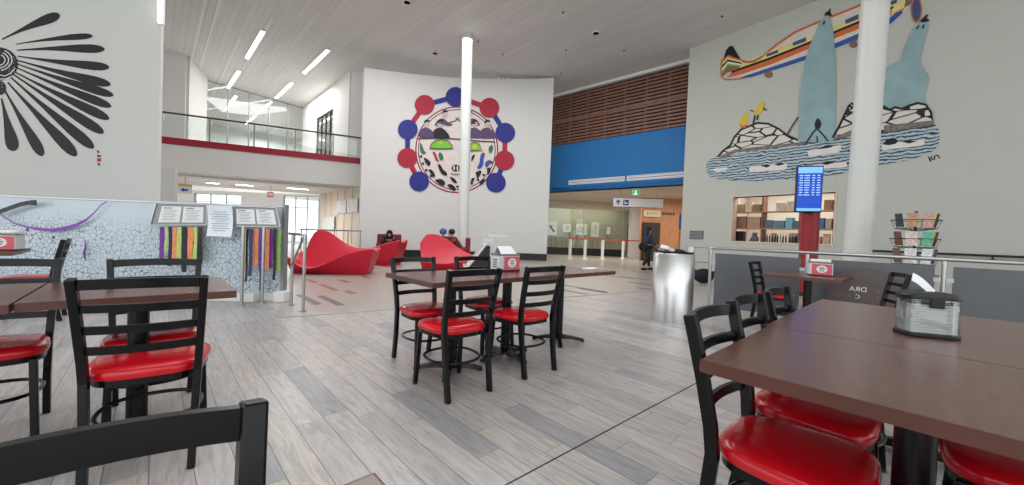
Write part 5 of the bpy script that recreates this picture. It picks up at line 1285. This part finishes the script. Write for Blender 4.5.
def sbox(x0, x1, z, h, col, label, name='stock_box', d=.52, dep=.2, mname=None, cat='box', group='boxed goods in the shop opening'):
    s_0, s_1 = px_s(x0, 220, d), px_s(x1, 220, d); c = sp3((s_0+s_1)/2, d+dep/2, z+h/2+.001)
    mb = MB(); mb.box((0, 0, 0), (s_1-s_0, dep, h)); mb.box((0, -dep/2-.001, h*.08), ((s_1-s_0)*.6, .003, h*.35))
    o = mb.build(name, mat('stock_%d_%d_%d' % col, rgb(*col), .6, var=.2, scale=9), None, bevel=.008); o.location = c; o.rotation_euler = (0, 0, an)
    tag(o, label, cat, group)
z0_, z1_, z2_ = zs_
sbox(736.5, 743.5, z2_, .26, (188, 160, 130), 'beige box at the left of the top shop shelf'); sbox(744.5, 751, z2_, .34, (228, 210, 178), 'pale cream box on the top shop shelf'); sbox(752, 760, z2_, .24, (150, 122, 98), 'brown box beside the pale cream box on the top shelf')
sbox(775, 784, z2_, .26, (206, 196, 186), 'pale grey box on the top shop shelf, left of the screen'); sbox(786, 796, z2_, .3, (214, 204, 190), 'off-white box on the top shelf next to the screen'); sbox(823, 831, z2_, .3, (176, 140, 110), 'tan box at the right end of the top shop shelf')
sbox(736, 746, z1_, .4, (160, 118, 96), 'brown bundle at the left of the middle shop shelf'); sbox(747, 760, z1_, .38, (176, 142, 112), 'wide tan carton on the middle shop shelf')
sbox(766, 772, z1_, .27, (86, 112, 128), 'slate blue box at the left of the blue boxes'); sbox(772.5, 784, z1_, .25, (98, 124, 138), 'wide slate blue box on the middle shop shelf'); sbox(785.5, 792.5, z1_, .34, (120, 176, 186), 'light teal box on the middle shop shelf'); sbox(793.5, 799, z1_, .24, (96, 110, 128), 'small grey blue box beside the red pillar')
sbox(819, 824, z1_, .32, (70, 120, 190), 'bright blue box right of the red pillar'); sbox(825.5, 831.5, z1_, .3, (196, 180, 158), 'sand coloured box right of the bright blue box')
sbox(735, 744, z0_, .34, (40, 34, 34), 'black box at the bottom left of the shop opening'); sbox(772, 777, z0_, .3, (226, 190, 160), 'salmon card standing behind the bottles', d=.66, dep=.08); sbox(789, 798, z0_, .31, (232, 204, 176), 'pale card standing behind the bottles', d=.66, dep=.08)
sbox(824, 830.5, z0_, .3, (226, 202, 170), 'cream box at the bottom right of the shop opening', d=.62, dep=.1); sbox(818, 821.5, z0_, .22, (206, 150, 140), 'small pink box at the bottom right of the shop opening')
def bottle(x, h, label, m, r_=.023):
    s = px_s(x, 220, .54); c = sp3(s, .54, z0_+.001)
    mb = MB(); mb.lathe([(r_*.9, 0), (r_, .01), (r_, h*.62), (r_*.5, h*.78), (r_*.36, h*.84), (r_*.36, h)], 14); o = mb.build('bottle', m, None, smooth=True); o.location = c
    tag(o, label, 'bottle', 'bottles on the bottom shop shelf')
DKB = mat('dark_bottle', rgb(30, 24, 26), .2)
for x in (765.5, 768, 770.6, 773.4, 776, 778.6): bottle(x, .27, 'dark bottle in the left run of bottles on the bottom shop shelf', DKB)
bottle(781.4, .3, 'single teal bottle on the bottom shop shelf', mat('teal_bottle', rgb(90, 170, 176), .25))
for x in (784, 786.8, 791, 793.4, 795.8, 797.6): bottle(x, .26, 'dark bottle in the right run of bottles, left of the red pillar', DKB)
s = px_s(754.5, 220, .5); c = sp3(s, .58, z0_+.006)
t = thing('soft_toy', 'grey soft toy sitting on the bottom shop shelf', 'toy', c, an)
mb = MB(); mb.ball((0, 0, .1), (.12, .09, .1)); mb.ball((0, -.015, .225), (.075, .07, .07)); mb.ball((-.1, -.05, .045), (.04, .06, .04)); mb.ball((.1, -.05, .045), (.04, .06, .04)); mb.build('body', mat('grey_plush', rgb(112, 108, 112), .9), t, smooth=True)
for sx in (-1, 1): mb = MB(); mb.ball((sx*.05, 0, .285), (.022, .02, .022)); mb.build('ear', MATS['grey_plush'], t, smooth=True)

# ================================================================== CEILING FITTINGS
LIT = emit('strip_light', (1, .97, .92, 1), 9)
CLG = 'linear lights in the hall ceiling'
strips = [((247, 57), (263, 30), 'long strip light left of the ceiling centre above the balcony'), ((304, 72), (328, 49), 'strip light nearest the round mural wall'), ((228, 87), (239, 70), 'strip light third from the front in the left ceiling row'), ((276, 97), (292, 82), 'strip light second from the front in the right ceiling row'), ((226, 109), (236, 95), 'small strip light at the back of the left ceiling row'), ((257, 113), (271, 101), 'strip light third from the front in the right ceiling row'), ((246, 123), (255, 115), 'smallest strip light, far back in the right ceiling row')]
for a, b, lb in strips:
    p, q = G(*a, H_CEIL), G(*b, H_CEIL); c = (p+q)/2; d = q-p
    t = thing('strip_light', lb, 'ceiling light', (c.x, c.y, H_CEIL-.03), math.atan2(d.y, d.x), CLG)
    mb = MB(); mb.box((0, 0, 0), (d.length+.06, .17, .05)); mb.build('housing', WHITE, t)
    mb = MB(); mb.box((0, 0, -.03), (d.length, .12, .02)); mb.build('diffuser', LIT, t)
c = D(160.2, 9, YL-.06)
t = thing('wall_light', 'bright upright strip light at the right edge of the left mural wall', 'wall light', (c.x, c.y, c.z))
mb = MB(); mb.box((0, .03, 0), (.09, .05, .56)); mb.build('housing', WHITE, t)
mb = MB(); mb.box((0, -.005, 0), (.06, .03, .52)); mb.build('diffuser', LIT, t)
k = 0
for (a, b) in (((190, 100), (243, 0)), ((205, 112), (258, 44)), ((214, 118), (300, 30)), ((184, 92), (212, 0))):
    p, q = G(*a, H_CEIL), G(*b, H_CEIL); L = (q-p).length; mb = MB(); c = p; d = -e1
    mb.box((c.x+d.x*L/2, c.y+d.y*L/2, H_CEIL-.012), (L, .07, .02), A1); struct('trim_%d' % (10+k), mb, WHITE); k += 1
for (x, y, lb) in ((435, 53, 'small round downlight above the round mural'), (407, 2, 'round downlight at the top edge of the photo'), (596, 33, 'round downlight before the slat screen')):
    c = G(x, y, H_CEIL); t = thing('downlight', lb, 'ceiling light', (c.x, c.y, H_CEIL), 0, 'round downlights in the hall ceiling')
    mb = MB(); mb.lathe([(.13, -.02), (.13, 0), (.1, 0), (.1, -.02)], 24); mb.build('ring', WHITE, t)
    mb = MB(); mb.cyl((0, 0, -.012), (0, 0, -.004), .1, n=24); mb.build('lamp', LIT if x == 435 else WHITE, t)
for i, (x, y) in enumerate(((503, 54), (563, 12), (561, 73), (624, 50), (722, 16), (566, 50), (478, 41))):
    c = G(x, y, H_CEIL); mb = MB(); mb.lathe([(.035, -.008), (.035, 0), (.0, 0)], 16, Matrix.Translation((c.x, c.y, H_CEIL-.001))); mb.lathe([(.012, -.05), (.02, -.04), (.01, -.008)], 12, Matrix.Translation((c.x, c.y, H_CEIL-.001)))
    tag(mb.build('sprinkler', BLKPL, None), 'small dark sprinkler head in the grey hall ceiling', 'sprinkler', 'sprinkler heads in the hall ceiling')
# pipes above the curved wall
for x, lb in ((499, 'leftmost thin white pipe rising over the curved wall'), (503.5, 'middle thin white pipe rising over the curved wall'), (508, 'rightmost thin white pipe rising over the curved wall')):
    c = D(x, 76, 17.6); mb = MB(); mb.cyl((c.x, c.y, 7.2), (c.x, c.y, H_CEIL), .06, n=12); tag(mb.build('ceiling_pipe', WHITE, None, smooth=True), lb, 'pipe', 'pipes over the curved wall')
# lamps and signs below the balcony
for a, b, lb in (((237, 187), (252, 183), 'strip light on the low ceiling below the balcony, left of the exit sign'), ((288, 190), (308, 187.2), 'strip light on the low ceiling below the balcony, right of the exit sign'), ((207, 186), (218, 180), 'thin strip light on the low ceiling nearest the yellow sign')):
    Y = 19 if a[0] != 207 else 17
    p, q = D(*a, Y), D(*b, Y-1.6); p.z = q.z = 2.97; c = (p+q)/2; d = q-p
    p = G(*a, 2.97); q = G(*b, 2.97)
    c = D((a[0]+b[0])/2, (a[1]+b[1])/2, Y); w = (b[0]-a[0])*Y/FPX
    t = thing('strip_light', lb, 'ceiling light', (c.x, c.y, c.z), R(25), 'strip lights below the balcony')
    mb = MB(); mb.box((0, 0, .02), (w, .2, .05)); mb.build('housing', WHITE, t); mb = MB(); mb.box((0, 0, -.012), (w-.06, .15, .015)); mb.build('diffuser', LIT, t)
    for sx in (-.3, .3): mb = MB(); mb.cyl((sx*w, 0, .04), (sx*w, 0, 3.02-c.z+.2), .008, n=6); mb.build('hanger', GREYM, t)
c = D(185, 189, 15.4)
t = thing('arrow_sign', 'small yellow and white arrow sign at the left below the balcony', 'sign', c, R(30))
mb = MB(); mb.box((0, 0, 0), (.46, .04, .38)); mb.build('board', WHITE, t, bevel=.004)
mb = MB(); mb.box((0, -.022, .15), (.44, .006, .07)); mb.build('yellow_band', MYEL, t)
mb = MB(); mb.prism([(-.14, -.04), (-.03, .05), (-.03, 0), (.1, 0), (.1, -.08), (-.03, -.08), (-.03, -.13)], 0, .004); o = mb.build('arrow', MATS['sign_blue'], t); o.rotation_euler = (R(90), 0, 0); o.location = (0, -.021, 0)
mb = MB(); mb.cyl((0, 0, .19), (0, 0, 3.22-c.z), .012, n=8); mb.build('hanger', GREYM, t)
c = D(270.5, 194.5, 20.5)
t = thing('exit_sign', 'small dark exit sign with red face below the balcony', 'sign', c, R(20))
mb = MB(); mb.box((0, 0, 0), (.3, .06, .28)); mb.build('housing', BLKPL, t); mb = MB(); mb.box((0, -.032, 0), (.22, .006, .12)); mb.build('face', mat('dim_red', rgb(150, 50, 50), .5), t)
mb = MB(); mb.cyl((0, 0, .13), (0, 0, 3.24-c.z), .012, n=8); mb.build('hanger', GREYM, t)
# paper slip on the middle table's far end
c = G(590, 268.5, .75); t = MB(); t.box((c.x, c.y, .7525), (.26, .12, .003), R(60)); tag(t.build('paper_slip', PAPER, None), 'white paper slip lying at the far end of the middle table', 'paper')
